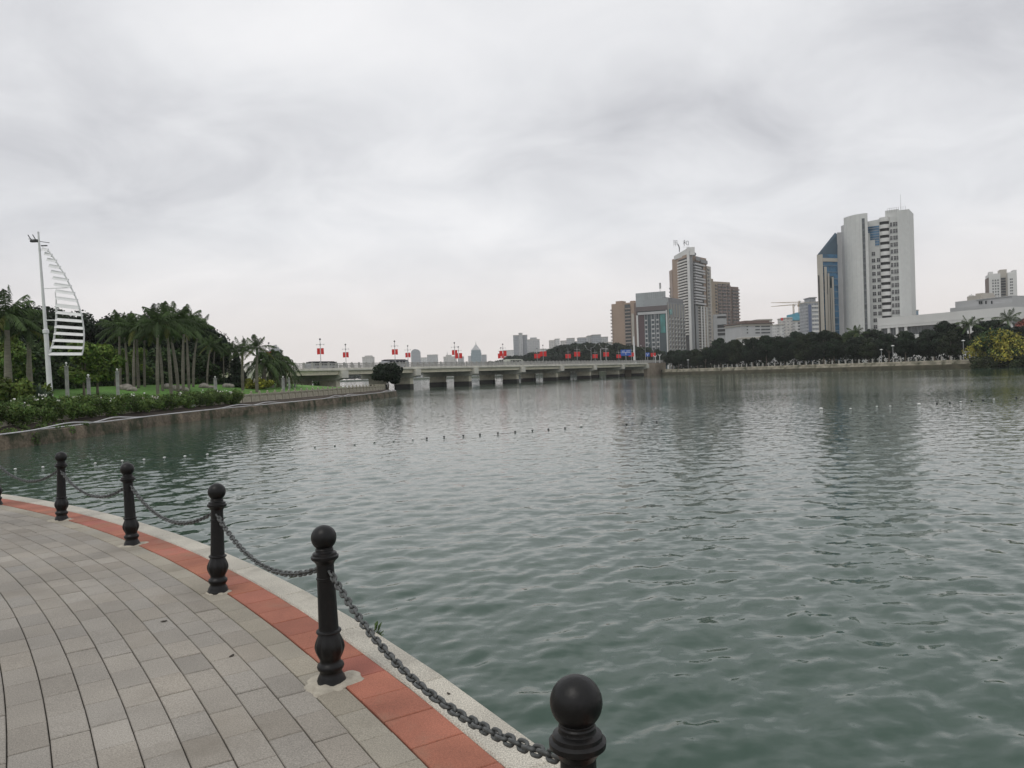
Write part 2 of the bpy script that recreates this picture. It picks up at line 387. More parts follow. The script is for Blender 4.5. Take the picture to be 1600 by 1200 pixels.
# ------------------------------------------------------------------ plaza (part of a large disc)
PC = Vector((-22.9, -10.4, 0))
R_IN, R_RED, R_OUT = 26.23, 26.49, 26.70
def pol(r, a, z=0.0): return (PC.x + r * math.cos(a), PC.y + r * math.sin(a), z)
A0, A1 = R(10), R(100)
def slabs(r0s, r1s, length, gap, zt, h, bev, trng, off=True, jit=0.004):
    V = []; F = []; T = []
    for ci, (r0, r1) in enumerate(zip(r0s, r1s)):
        rm = (r0 + r1) / 2; a = A0 + (random.random() * length / rm if off else 0)
        while a < A1:
            L = length * (random.uniform(0.92, 1.08) if off else 1) / rm; g = gap / 2
            z = zt + random.uniform(-jit, jit); tx = random.uniform(-jit, jit) * 0.5
            c = trng() if ci or not off or r0 > R_IN - 0.05 else tuple(q * f_ for q, f_ in zip(trng(), (1.06, 1.05, 0.98)))
            b = len(V)
            for rr, aa, zz in ((r0 + g, a + g / rm, z - h), (r1 - g, a + g / rm, z - h), (r1 - g, a + L - g / rm, z - h), (r0 + g, a + L - g / rm, z - h),
                               (r0 + g, a + g / rm, z - bev), (r1 - g, a + g / rm, z - bev), (r1 - g, a + L - g / rm, z - bev), (r0 + g, a + L - g / rm, z - bev),
                               (r0 + g + bev, a + (g + bev) / rm, z - tx), (r1 - g - bev, a + (g + bev) / rm, z), (r1 - g - bev, a + L - (g + bev) / rm, z + tx), (r0 + g + bev, a + L - (g + bev) / rm, z)):
                V.append(pol(rr, aa, zz)); T.append(c)
            for k in range(4):
                k2 = (k + 1) % 4
                F.append((b + k, b + k2, b + 4 + k2, b + 4 + k)); F.append((b + 4 + k, b + 4 + k2, b + 8 + k2, b + 8 + k))
            F.append((b + 8, b + 9, b + 10, b + 11))
            a += L
    return np.array(V), np.array(F), np.array(T)
def t_grey():
    v = random.gauss(1.0, 0.055); k = random.gauss(0, 0.008)
    if random.random() < 0.05: v *= 0.88
    return (v * (1 + k), v, v * (1 - k * 1.5))
def t_red():
    v = random.gauss(1.0, 0.085); return (v, v * random.gauss(1, 0.03), v * random.gauss(1, 0.03))
def t_gran():
    v = random.gauss(1.0, 0.04); return (v, v, v)
cw = 0.1633
r1s = [R_IN - 0.002 - cw * i for i in range(62)]; r0s = [r - cw for r in r1s]
V, F, T = slabs(r0s, r1s, 0.30, 0.0055, 0.0, 0.03, 0.004, t_grey, jit=0.0022)
# the outermost course is weathered lighter
tag(link('plaza_paving', np_mesh('plaza_paving', V, F, PAVER, tint=T)), 'grey concrete pavers laid in curved rows along the lakeside plaza', 'paving', kind='structure')
V, F, T = slabs([R_IN], [R_RED], 0.30, 0.006, 0.002, 0.035, 0.004, t_red, jit=0.0015)
tag(link('red_paving_strip', np_mesh('red_paving_strip', V, F, REDT, tint=T)), 'curved strip of terracotta red paving slabs beside the granite kerb', 'paving', kind='structure')
V, F, T = slabs([R_RED], [R_OUT], 1.05, 0.004, 0.008, 0.16, 0.010, t_gran, off=False, jit=0.001)
tag(link('granite_kerb', np_mesh('granite_kerb', V, F, GRAN, tint=T)), 'pale speckled granite kerb along the edge of the plaza above the water', 'kerb', kind='structure')
mb = MB()
na = 140; aa = [A0 + (A1 - A0) * i / na for i in range(na + 1)]
mb.add([pol(10, a, -0.016) for a in aa] + [pol(R_OUT - 0.06, a, -0.016) for a in aa], [(i, na + 1 + i, na + 2 + i, i + 1) for i in range(na)])
mb.add([pol(R_OUT - 0.03, a, -0.03) for a in aa] + [pol(R_OUT - 0.03, a, -1.6) for a in aa], [(i + 1, i, na + 1 + i, na + 2 + i) for i in range(na)], 1)
mb.add([pol(R_OUT - 0.03, a, -0.03) for a in aa] + [pol(R_OUT - 0.2, a, -0.03) for a in aa], [(i, i + 1, na + 2 + i, na + 1 + i) for i in range(na)], 1)
tag(mb.build('plaza_bed', [JOINT, QUAY]), 'dark sand bed and lake wall under the plaza paving', 'ground', kind='structure')

# ------------------------------------------------------------------ bollards and chains
def arc(r, z, a0, a1, n): return [(r * math.cos(R(a0 + (a1 - a0) * i / n)), z + r * math.sin(R(a0 + (a1 - a0) * i / n))) for i in range(n + 1)]
def make_bollard():
    root = empty('bollard')
    MB().lathe([(0.03, 0.715)] + arc(0.066, 0.772, -58, 86, 18), 40).build('ball_finial', IRON, root, smooth=True)
    MB().lathe([(0.045, 0.632), (0.048, 0.636), (0.053, 0.645), (0.064, 0.656), (0.071, 0.662), (0.072, 0.676), (0.066, 0.680), (0.063, 0.682), (0.062, 0.692), (0.056, 0.696),
                (0.048, 0.699), (0.046, 0.704), (0.047, 0.712), (0.044, 0.716), (0.044, 0.721), (0.04, 0.727)], 40).build('collar', IRON, root, smooth=True, ang=32)
    MB().lathe([(0.052, 0.268), (0.064, 0.270), (0.066, 0.276), (0.064, 0.282), (0.053, 0.287), (0.0515, 0.30), (0.0465, 0.545), (0.0465, 0.552), (0.050, 0.554), (0.050, 0.562), (0.046, 0.565), (0.045, 0.635)], 40).build('shaft', IRON, root, smooth=True, ang=32)
    def flute(an, z):
        k = max(0.0, 1 - abs(z - 0.195) / 0.07)
        return 1 + 0.055 * k * math.cos(10 * an)
    prof = [(0.076, -0.02), (0.079, 0.003), (0.078, 0.012), (0.072, 0.020), (0.071, 0.030), (0.062, 0.047), (0.056, 0.060), (0.058, 0.066), (0.067, 0.078), (0.071, 0.090),
            (0.067, 0.102), (0.057, 0.110), (0.054, 0.118), (0.055, 0.130), (0.064, 0.148), (0.072, 0.170), (0.075, 0.190), (0.073, 0.210), (0.066, 0.232), (0.058, 0.252), (0.053, 0.269)]
    MB().lathe(prof, 80, fn=flute).build('pedestal', IRON, root, smooth=True, ang=50)
    return root
bb = make_bollard()
# mortar footings, an uneven thin pad per bollard
def footing(seed, rx, ry, parent, off=(0, 0)):
    g = random.Random(seed); n = 40; ph = [g.uniform(0, 6.28) for _ in range(6)]
    def rad(an): return 1 + 0.14 * math.sin(2 * an + ph[0]) + 0.12 * math.sin(3 * an + ph[1]) + 0.09 * math.sin(7 * an + ph[2]) + 0.05 * math.sin(13 * an + ph[3])
    vs = []; fs = []
    rings = [(1.0, -0.004), (0.93, 0.0055), (0.7, 0.011), (0.45, 0.016), (0.1, 0.020)]
    for q, z in rings:
        for k in range(n):
            an = 2 * math.pi * k / n
            vs.append((off[0] * q + rx * rad(an) * q * math.cos(an), off[1] * q + ry * rad(an) * q * math.sin(an), z + (0.003 * math.sin(5 * an + ph[4]) if z > 0 else 0)))
    for i in range(len(rings) - 1):
        for k in range(n): fs.append((i * n + k, i * n + (k + 1) % n, (i + 1) * n + (k + 1) % n, (i + 1) * n + k))
    fs.append(tuple((len(rings) - 1) * n + k for k in range(n)))
    m = MB(); m.add(vs, fs); return m.build('mortar_footing', MORTAR, parent, smooth=True, ang=60)
BPOS = []
BOLL = [(53.6, 'black iron bollard farthest along the curve, cut off by the left picture edge'),
        (48.6, 'slim-looking black iron bollard standing before the reflection of the green bank'),
        (43.5, 'black iron bollard with pale mortar at its right foot, third from the far end'),
        (38.2, 'black iron bollard with wide flared foot in an open square of dark joint'),
        (33.3, 'black iron ball-top bollard set in a spilled mortar patch on red slabs'),
        (28.35, 'closest black bollard, only its ball and collar rising into view')]
for i, (deg, lab) in enumerate(BOLL):
    b = bb if i == 0 else copy_tree(bb)
    rr = 26.19
    if i == 5: x, y = 0.133, 1.883
    else: x, y, _ = pol(rr, R(deg))
    b.location = (x, y, 0.0)
    b.rotation_euler = (R((0, 0.2, -1.1, 0.8, -0.6, 0)[i]), R((0, 1.6, -1.0, 1.2, -0.8, 0.0)[i]), R(20 * i))
    tag(b, lab, 'bollard', 'bollards along the curved plaza edge'); BPOS.append(Vector((x, y, 0)))
for b, (rx, ry), sd in ((1, (0.12, 0.10), 3), (2, (0.125, 0.10), 4), (3, (0.092, 0.09), 6), (4, (0.16, 0.13), 5), (5, (0.13, 0.12), 8)):
    par = [o for o in COL.objects if o.name.startswith('bollard') and (o.location - BPOS[b]).length < 0.01][0]
    footing(sd, rx, ry, par, (0.0, 0.0))
def link_mesh():
    n, k = 20, 8; L, Wd, wr = 0.0275, 0.0150, 0.0062
    path = []
    for i in range(n):
        a = 2 * math.pi * i / n
        path.append(Vector((Wd * math.cos(a) * 0.9, 0, Wd * math.sin(a) + (L - Wd) * (1 if math.sin(a) >= 0 else -1) * min(1, abs(math.sin(a)) * 3))))
    vs = []; fs = []
    for i in range(n):
        t = (path[(i + 1) % n] - path[i - 1]).normalized(); a = Vector((0, 1, 0)); b = t.cross(a).normalized()
        for j in range(k):
            an = 2 * math.pi * j / k; vs.append(path[i] + (a * math.cos(an) + b * math.sin(an)) * wr)
    for i in range(n):
        for j in range(k): fs.append((i * k + j, i * k + (j + 1) % k, ((i + 1) % n) * k + (j + 1) % k, ((i + 1) % n) * k + j))
    m = MB(); m.add(vs, fs); return m.mesh('chain_link', CHAIN, smooth=True, ang=180)
LINK = link_mesh()
CH_LAB = ['iron chain sagging from the cut-off bollard to the next', 'iron chain hanging between the two slim far bollards', 'iron chain sagging into the rippled water view beside the flared-foot bollard',
          'iron chain drooping over white kerb to the bollard in mortar', 'largest iron chain, thick grey links swinging over red slabs and granite']
for i in range(5):
    a, b = BPOS[i], BPOS[i + 1]
    d = (b - a).normalized()
    p0 = a + d * 0.062 + Vector((0, 0, 0.60)); p1 = b - d * 0.062 + Vector((0, 0, 0.60))
    sag = (0.19, 0.20, 0.195, 0.185, 0.165)[i]
    root = empty('chain', (a + b) / 2)
    tag(root, CH_LAB[i], 'chain', 'chains hung between the bollards')
    N = 600; pts = [p0.lerp(p1, t / N) - Vector((0, 0, 4 * sag * (t / N) * (1 - t / N))) for t in range(N + 1)]
    ln = [0]
    for k in range(N): ln.append(ln[-1] + (pts[k + 1] - pts[k]).length)
    nl = int(round(ln[-1] / 0.0425)); step = ln[-1] / nl; k = 0
    for q in range(nl):
        s = (q + 0.5) * step
        while ln[k + 1] < s: k += 1
        c = pts[k].lerp(pts[k + 1], (s - ln[k]) / (ln[k + 1] - ln[k])); t = (pts[k + 1] - pts[k]).normalized()
        side = t.cross(Vector((0, 0, 1))).normalized(); u = side.cross(t)
        tw = R(45 + 90 * (q % 2) + 12 * math.sin(q * 1.7 + i) + q * 1.5)
        ax = side * math.cos(tw) + u * math.sin(tw); ay = t.cross(ax)
        o = link('chain_link', LINK, root)
        m4 = Matrix(((ax.x, ay.x, t.x, 0), (ax.y, ay.y, t.y, 0), (ax.z, ay.z, t.z, 0), (0, 0, 0, 1)))
        m4.translation = c - root.location
        o.matrix_local = m4
    for pp, sgn in ((p0, 1), (p1, -1)):     # eye bolt at each end
        m = MB(); o0 = pp - root.location
        m.tube([o0 - d * sgn * 0.03, o0 + d * sgn * 0.006], 0.009, 8)
        m.build('eye_bolt', IRON, root, smooth=True)

# ------------------------------------------------------------------ foliage generators
def blobs_leaves(g, blobs, n, size, up=0.3, elong=1.6, shell=0.35, droop=0.0, tv=0.22):
    B = np.array(blobs, dtype=np.float64)
    wgt = (B[:, 3] * B[:, 4] + B[:, 4] * B[:, 5] + B[:, 3] * B[:, 5]); wgt /= wgt.sum()
    idx = g.choice(len(B), n, p=wgt)
    d = g.normal(size=(n, 3)); d /= np.linalg.norm(d, axis=1)[:, None]
    lump = 1 + 0.16 * np.sin(d[:, 0] * 7 + idx) * np.sin(d[:, 1] * 6 + idx * 2) * np.cos(d[:, 2] * 7)
    r = (1 - shell * g.random(n) ** 1.6) * lump * (1 + 0.05 * g.normal(size=n))
    C = B[idx, :3] + d * r[:, None] * B[idx, 3:6]
    nrm = d * 0.7 + np.array([0, 0, up]) + g.normal(size=(n, 3)) * 0.55
    nrm /= np.linalg.norm(nrm, axis=1)[:, None]
    t1 = np.cross(nrm, g.normal(size=(n, 3))); 
    if droop: t1 = t1 / np.linalg.norm(t1, axis=1)[:, None] + np.array([0, 0, -droop])
    t1 /= np.linalg.norm(t1, axis=1)[:, None]
    t2 = np.cross(nrm, t1); t2 /= np.linalg.norm(t2, axis=1)[:, None]
    s = size * g.uniform(0.6, 1.35, n)[:, None]
    V = np.stack([C - t1 * s * elong * 0.5, C + t2 * s * 0.5, C + t1 * s * elong * 0.5, C - t2 * s * 0.5], 1).reshape(-1, 3)
    F = np.arange(4 * n).reshape(n, 4)
    bt = g.uniform(1 - tv, 1 + tv, len(B))[idx]; lt = bt * g.uniform(0.75, 1.3, n)
    hue = g.normal(0, 0.06, n)
    T = np.stack([lt * (1 + hue * 1.6), lt, lt * (1 - hue)], -1).repeat(4, 0)
    return V, F, T
def limb_mesh(g, H, base_r, tips, name='trunk', m=None, fork=0.35):
    mb = MB()
    top = Vector((0, 0, H * fork))
    mb.tube([(0, 0, -0.3), (0, 0, 0.3), (0.03 * H * g.normal() * 0.3, 0, H * fork * 0.6), top], [base_r * 1.35, base_r, base_r * 0.85, base_r * 0.7], 8)
    for tp in tips:
        tp = Vector(tp); md = top.lerp(tp, 0.5) + Vector((0, 0, 0.04 * H))
        mb.tube([top, md, tp], [base_r * 0.55, base_r * 0.35, base_r * 0.12], 5)
    return mb.mesh(name, m or BARK, smooth=True, ang=180)
def tree_variant(seed, H, W, n, leaf, matl, nb=26, low=0.28, flat=1.0, up=0.3, dome=False):
    g = np.random.default_rng(seed); blobs = []
    for k in range(nb):
        a = g.uniform(0, 6.28); q = math.sqrt(g.uniform(0, 1)); zz = g.uniform(0, 1)
        prof = math.sqrt(max(0.05, 1 - (zz * 1.0) ** 2.2)) if dome else math.sin(math.pi * (0.18 + 0.74 * zz)) 
        r = W * 0.5 * prof * q * 0.8
        br = W * g.uniform(0.12, 0.2)
        blobs.append((r * math.cos(a), r * math.sin(a), H * (low + (0.94 - low) * zz) - br * 0.4, br, br, br * 0.8 * flat))
    V, F, T = blobs_leaves(g, blobs, n, leaf, up)
    tips = [(b[0] * 0.8, b[1] * 0.8, b[2]) for b in blobs[:9]]
    return limb_mesh(g, H, 0.022 * H, tips, fork=low), np_mesh('crown', V, F, matl, tint=T)
def put_tree(var, loc, sc, rz, label, cat='tree', group=None, name='broadleaf_tree'):
    r = empty(name, loc, rz); r.scale = sc if isinstance(sc, tuple) else (sc, sc, sc)
    link('trunk', var[0], r); link('crown', var[1], r); tag(r, label, cat, group); return r

def palm_variant(seed, H, L, nf=17, nl=30, tr=0.19, droop=0.55, e_hi=78, e_lo=-18, shaft=True, bulge=0.25, leafw=0.055, ll=0.62):
    g = np.random.default_rng(seed)
    tm = MB(); N = 14; lean = g.normal(0, 0.026, 2)
    hz = H - (1.0 if shaft else 0.2)
    pts = [(lean[0] * H * (i / N) ** 2, lean[1] * H * (i / N) ** 2, -0.25 + (hz + 0.25) * i / N) for i in range(N + 1)]
    rad = [tr * (1 + bulge * math.exp(-((i / N - 0.42) / 0.25) ** 2) - 0.28 * (i / N) + (0.25 if i == 0 else 0)) for i in range(N + 1)]
    tm.tube(pts, rad, 10)
    top = Vector(pts[-1]); trunk = tm.mesh('trunk', PBARK, smooth=True, ang=180)
    sh = None
    if shaft:
        s2 = MB(); s2.tube([top - Vector((0, 0, 0.02)), top + Vector((0, 0, 0.15)), top + Vector((0, 0, 0.65)), top + Vector((0, 0, 1.1))], [rad[-1] * 1.02, rad[-1] * 1.1, rad[-1] * 0.75, 0.05], 10)
        sh = s2.mesh('crownshaft', CSHAFT, smooth=True, ang=180); top = top + Vector((0, 0, 0.95))
    V = []; T = []
    for k in range(nf):
        az = k * 2.399 + g.uniform(-0.25, 0.25); u = (k + 0.5) / nf
        el = R(e_hi + (e_lo - e_hi) * u ** 0.85 + g.uniform(-8, 8)); fl = L * g.uniform(0.85, 1.12) * (0.8 + 0.25 * math.sin(math.pi * u))
        h = np.array([math.cos(az), math.sin(az), 0]); sd = np.array([-math.sin(az), math.cos(az), 0]); z = np.array([0, 0, 1.0])
        ts = np.linspace(0.0, 1, nl); dr = droop * (0.7 + 0.5 * math.cos(el))
        P = np.array(top)[None] + fl * (ts[:, None] * (math.cos(el) * h + math.sin(el) * z)[None] - (dr * ts ** 2.1)[:, None] * z[None] * 0.8 - (0.22 * dr * ts ** 3)[:, None] * h[None])
        tan = np.gradient(P, axis=0); tan /= np.linalg.norm(tan, axis=1)[:, None]
        tt = g.uniform(0.75, 1.3) * (0.9 if u < 0.8 else 1.0)
        col = np.array([1.0, 1, 1]) * tt
        if u > 0.9: col = np.array([1.6, 1.1, 0.8]) * tt
        for i in range(nl - 1):       # rachis
            wv = sd * 0.025 * (1.2 - ts[i]); V += [P[i] - wv, P[i] + wv, P[i + 1] + wv * 0.8, P[i + 1] - wv * 0.8]; T += [col * 1.1] * 4
        for i in range(2, nl):
            lt = ll * fl * 0.42 * math.sin(math.pi * min(1, 0.16 + 0.80 * ts[i])) ** 0.7 * g.uniform(0.85, 1.1)
            for s in (-1, 1):
                hang = g.uniform(0.15, 0.75) + 0.35 * ts[i]
                dv = sd * s * 0.8 + tan[i] * 0.55 - z * hang; dv += g.normal(0, 0.12, 3); dv /= np.linalg.norm(dv)
                nv = np.cross(dv, tan[i]); wv = np.cross(nv, dv); wv /= (np.linalg.norm(wv) + 1e-9); wv = wv * leafw
                e1 = P[i] + dv * lt * 0.55 - z * 0.02 * lt; e2 = P[i] + dv * lt - z * (0.22 * lt)
                V += [P[i] - wv * 0.5, P[i] + wv * 0.5, e1 + wv * 0.6, e1 - wv * 0.6]; V += [e1 - wv * 0.6, e1 + wv * 0.6, e2 + wv * 0.12, e2 - wv * 0.12]
                c2 = col * g.uniform(0.85, 1.15); T += [c2] * 8
    V = np.array(V); F = np.arange(len(V)).reshape(-1, 4)
    return trunk, sh, np_mesh('crown', V, F, LEAF_P, tint=np.array(T))
def put_palm(var, loc, sc, rz, label, group=None, name='royal_palm'):
    r = empty(name, loc, rz); r.scale = (sc, sc, sc)
    link('trunk', var[0], r)
    if var[1]: link('crownshaft', var[1], r)
    link('crown', var[2], r); return tag(r, label, 'palm tree', group)

# ------------------------------------------------------------------ left bank: quay, lawn, balustrade
BANK = [Vector((-30, 19)), Vector((-24.5, 24)), Vector((-22.6, 30)), Vector((-22.6, 37)), Vector((-22.95, 44)), Vector((-23.0, 50)), Vector((-22.6, 57)), Vector((-21.2, 64)),
        Vector((-19.9, 74)), Vector((-18.6, 86)), Vector((-17.6, 98)), Vector((-16.9, 108)), Vector((-17.2, 114)), Vector((-19.5, 120)), Vector((-25, 128)), Vector((-31, 140)), Vector((-36, 152)), Vector((-41, 170)), Vector((-46, 195)), Vector((-64, 212)), Vector((-90, 225))]
def resample(P, step):
    out = [P[0].copy()]; acc = 0
    for a, b in zip(P[:-1], P[1:]):
        L = (b - a).length; s = step - acc
        while s <= L: out.append(a.lerp(b, s / L)); s += step
        acc = (acc + L) % step
    return out
def smooth2(P, n=2):
    for _ in range(n):
        Q = [P[0]]
        for a, b in zip(P[:-1], P[1:]): Q += [a.lerp(b, 0.25), a.lerp(b, 0.75)]
        P = Q + [P[-1]]
    return P
BK = resample(smooth2(BANK), 0.8)
def normals(P):
    out = []
    for i in range(len(P)):
        t = (P[min(i + 1, len(P) - 1)] - P[max(i - 1, 0)]).normalized(); out.append(Vector((-t.y, t.x)))   # to the land side (left of travel)
    return out
BN = normals(BK)
def ribbon(P, Nn, prof, m, name, jit=0.0, seed=1):
    g = np.random.default_rng(seed); mbv = []; fs = []; k = len(prof)
    for p, n in zip(P, Nn):
        for o, z in prof:
            q = p + n * (o + jit * g.normal()); mbv.append((q.x, q.y, z + jit * 0.6 * g.normal()))
    for i in range(len(P) - 1):
        for j in range(k - 1): fs.append((i * k + j, (i + 1) * k + j, (i + 1) * k + j + 1, i * k + j + 1))
    m_ = MB(); m_.add(mbv, fs); return m_.build(name, m, smooth=True, ang=30)
FB = -0.06                          # level the balustrade stands on
tag(ribbon(BK, BN, [(-0.02, -1.8), (-0.01, -0.9), (0.03, -0.6), (0.06, -0.40), (0.10, -0.35), (0.55, -0.34)], QUAY, 'quay_wall', 0.012),
    'mossy brown concrete quay wall along the far side of the cove', 'quay wall')
tag(ribbon(BK, BN, [(0.54, -0.345), (0.8, -0.30), (1.35, -0.12), (1.5, FB - 0.005), (2.3, FB + 0.02)], EARTH, 'earth_bank', 0.02, 2), 'dark strip of bare earth below the stone balustrade', 'ground', kind='structure')
seg = [(a.x, a.y, b.x, b.y) for a, b in zip(BK[:-1:2], BK[2::2])]; SEG = np.array(seg)
def bank_dist(X, Y):
    X = np.asarray(X, float); Y = np.asarray(Y, float); best = np.full(X.shape, 1e9); sg = np.ones(X.shape)
    for x0, y0, x1, y1 in SEG:
        dx, dy = x1 - x0, y1 - y0; t = np.clip(((X - x0) * dx + (Y - y0) * dy) / (dx * dx + dy * dy), 0, 1)
        ex, ey = X - x0 - t * dx, Y - y0 - t * dy; d = np.hypot(ex, ey); s = np.sign(dx * ey - dy * ex)
        m = d < best; best = np.where(m, d, best); sg = np.where(m, s, sg)
    return best * sg
def land_h(d, Y):
    t = np.clip((d - 2.0) / 22.0, 0, 1); t = t * t * (3 - 2 * t)
    fade = np.clip((150 - Y) / 40, 0.0, 1)
    return np.where(d > 1.7, FB + 0.02 + (1.55 * t + 0.25 * np.clip((d - 1.7) / 2, 0, 1)) * (0.35 + 0.65 * fade), -1.9)
gx = np.arange(-190, -13, 1.0); gy = np.arange(14, 225, 1.0)
GX, GY = np.meshgrid(gx, gy); dd = bank_dist(GX, GY); GZ = land_h(dd, GY)
keep = dd > 1.6
Vg = np.stack([GX, GY, GZ], -1).reshape(-1, 3); nx = len(gx)
ii, jj = np.meshgrid(np.arange(len(gy) - 1), np.arange(nx - 1), indexing='ij')
kk = keep[:-1, :-1] & keep[1:, :-1] & keep[:-1, 1:] & keep[1:, 1:]
a = (ii * nx + jj)[kk]; Fg = np.stack([a, a + 1, a + nx + 1, a + nx], -1)
tag(link('lawn', np_mesh('lawn', Vg, Fg, LAWN, smooth=True)), 'bright green lawn rising behind the balustrade on the left bank', 'lawn', kind='structure')
def gz(x, y):
    return float(land_h(bank_dist(np.array([x]), np.array([y])), np.array([y]))[0])

# pale hoses lying along the quay edge
for k, (o0, lab) in enumerate(((0.22, 'pale hose lying along the quay ledge, the one nearer the fence'), (0.04, 'pale hose looping along the outer lip of the quay ledge'))):
    m = MB(); pts = []
    for i, (p, n) in enumerate(zip(BK, BN)):
        if p.y > 112: break
        wob = 0.07 * math.sin(i * 0.31 + k * 2) + 0.05 * math.sin(i * 0.77 + k); lift = 0.06 * max(0, math.sin(i * 0.23 + 1.5 * k)) ** 6 * 3
        q = p + n * (o0 + wob); pts.append((q.x, q.y, -0.30 + lift + 0.01 * k))
    m.tube(pts, 0.032, 6)
    tag(m.build('hose', HOSE, smooth=True, ang=180), lab, 'hose', 'hoses along the quay ledge')

# balustrade: posts 1.55 m apart, carved panels between
FL = [p + n * 1.75 for p, n in zip(BK, BN)]
FP = [p for p in resample(FL, 1.55) if p.y < 121 and p.y > 26]
bal = empty('balustrade', (FP[0].x, FP[0].y, FB)); tag(bal, 'weathered stone balustrade with knobbed posts and carved panels along the left bank', 'balustrade')
pm = MB(); pm.box(-0.09, 0.09, -0.09, 0.09, -0.1, 0.74); pm.box(-0.105, 0.105, -0.105, 0.105, 0.74, 0.78)
pm.lathe([(0.05, 0.775), (0.05, 0.81), (0.085, 0.83), (0.095, 0.87), (0.08, 0.92), (0.03, 0.945)], 10)
pmesh = pm.mesh('post', BALU)
pn = MB(); L2 = 0.675
pn.box(-L2, L2, -0.05, 0.05, -0.1, 0.10); pn.box(-L2, L2, -0.05, 0.05, 0.60, 0.70); pn.box(-L2, L2, -0.03, 0.03, 0.10, 0.44)
for k in range(8): pn.box(-L2 + 0.17 * k, -L2 + 0.17 * k + 0.07, -0.035, 0.035, 0.44, 0.60)
pn.box(-0.45, 0.45, -0.045, 0.045, 0.17, 0.22); pn.box(-0.45, 0.45, -0.045, 0.045, 0.33, 0.38); pn.box(-0.30, -0.24, -0.043, 0.043, 0.22, 0.33); pn.box(0.24, 0.30, -0.043, 0.043, 0.22, 0.33); pn.box(-0.09, 0.09, -0.043, 0.043, 0.22, 0.33)
nmesh = pn.mesh('panel', BALU)
for i, p in enumerate(FP):
    zz = -0.25 * max(0, (p.y - 95) / 25)
    link('post', pmesh, bal, (p.x - FP[0].x, p.y - FP[0].y, zz))
    if i + 1 < len(FP):
        q = FP[i + 1]; c = (p + q) / 2; z2 = zz
        o = link('panel', nmesh, bal, (c.x - FP[0].x, c.y - FP[0].y, z2), math.atan2(q.y - p.y, q.x - p.x)); o.scale = ((q - p).length - 0.2) / 1.35, 1, 1
# white junction box hung on the fence
jp = G(320, 641, -0.1); 
jx = min(range(len(FL)), key=lambda i: abs(FL[i].y - D(320, 632, 57).y)); jq = FL[jx] - BN[jx] * 0.25
m = MB(); m.box(-0.28, 0.28, -0.14, 0.14, 0.02, 0.50); m.box(-0.31, 0.31, -0.17, 0.17, 0.50, 0.56); m.box(-0.24, -0.02, -0.155, -0.14, 0.06, 0.46); m.box(0.02, 0.24, -0.155, -0.14, 0.06, 0.46)
tag(m.build('junction_box', WHITEP, None, (jq.x, jq.y, FB), R(85)), 'small white utility box against the vine-covered balustrade', 'utility box')

# vines over the balustrade
g = np.random.default_rng(5); blobs = []
for p, n in zip(BK, BN):
    if p.y < 25 or p.y > 63.5: continue
    near = max(0, (52 - p.y) / 27)
    for k in range(8):
        o = 1.75 + g.uniform(-0.6, 0.9) + 0.2 * near; q = p + n * o
        zt = 0.35 + g.uniform(0, 0.55 + 0.35 * near) * (1.0 if o > 1.5 else 0.75)
        r = g.uniform(0.22, 0.48); blobs.append((q.x + g.normal() * 0.2, q.y + g.normal() * 0.3, zt, r, r, r * 0.75))
    for _ in range(2):
        q = p + n * g.uniform(1.15, 1.6); r = g.uniform(0.2, 0.32); blobs.append((q.x, q.y, g.uniform(0.18, 0.5), r, r, r * 1.1))
    if g.random() < 0.5 + 0.5 * near:
        q = p + n * (1.5 + g.uniform(-0.3, 0.1)); r = g.uniform(0.18, 0.3); blobs.append((q.x, q.y, 0.1 + g.uniform(-0.1, 0.25), r, r, r * 1.2))
    for _ in range(2 if p.y < 37 else (1 if p.y < 41 else 0)):
        q = p + n * g.uniform(0.1, 1.2); r = g.uniform(0.2, 0.42); blobs.append((q.x, q.y, -0.45 + g.uniform(-0.25, 0.3), r, r, r * 0.9))
V, F, T = blobs_leaves(g, blobs, 95000, 0.06, 0.35, 2.6, 0.75, 0.3, 0.25)
hed = link('climbing_vines', np_mesh('climbing_vines', V, F, LEAF_V, tint=T)); tag(hed, 'tangled green vines spilling over the stone balustrade towards the water', 'vines', kind='stuff')
Vf = []; Ff = []; tops = [b for b in blobs if b[2] > 0.6]
for k in range(46):
    b = tops[g.integers(len(tops))]; c = np.array(b[:3]) + np.array([g.normal() * 0.1, -0.2, b[5] * 0.9])
    for q in range(7):
        cc = c + g.normal(0, 0.07, 3); t1 = g.normal(0, 1, 3); t1 /= np.linalg.norm(t1); t2 = np.cross(t1, g.normal(0, 1, 3)); t2 /= np.linalg.norm(t2); s = 0.05
        i0 = len(Vf); Vf += [cc - t1 * s, cc + t2 * s, cc + t1 * s, cc - t2 * s]; Ff.append((i0, i0 + 1, i0 + 2, i0 + 3))
link('blossoms', np_mesh('blossoms', Vf, Ff, WHITEF), hed)

# ------------------------------------------------------------------ sail sculpture
SY = 45.0
sp0 = D(78, 622, SY); sroot = empty('sail_sculpture', (sp0.x, sp0.y, gz(sp0.x, sp0.y)))
tag(sroot, 'tall white sail-shaped sculpture with slats on a leaning mast by the palms', 'sculpture')
def sp(x, y, off=0.0): return D(x, y, SY + off) - sroot.location
m = MB(); m.tube([sp(79, 624), sp(71.8, 520)], [0.155, 0.125], 14); m.build('mast', WHITEP, sroot, smooth=True)
m = MB(); m.tube([sp(71.8, 520), sp(62, 392), sp(59.8, 362)], [0.10, 0.06, 0.05], 12); m.build('upper_mast', WHITEP, sroot, smooth=True)
m = MB(); m.tube([sp(72, 521.5), sp(71.9, 520.5), sp(71.4, 515.5), sp(71.3, 514.5)], [0.13, 0.17, 0.17, 0.13], 14); m.tube([sp(62.1, 391.5), sp(62, 388)], 0.075, 10); m.build('mast_collar', WHITEP, sroot, smooth=True)
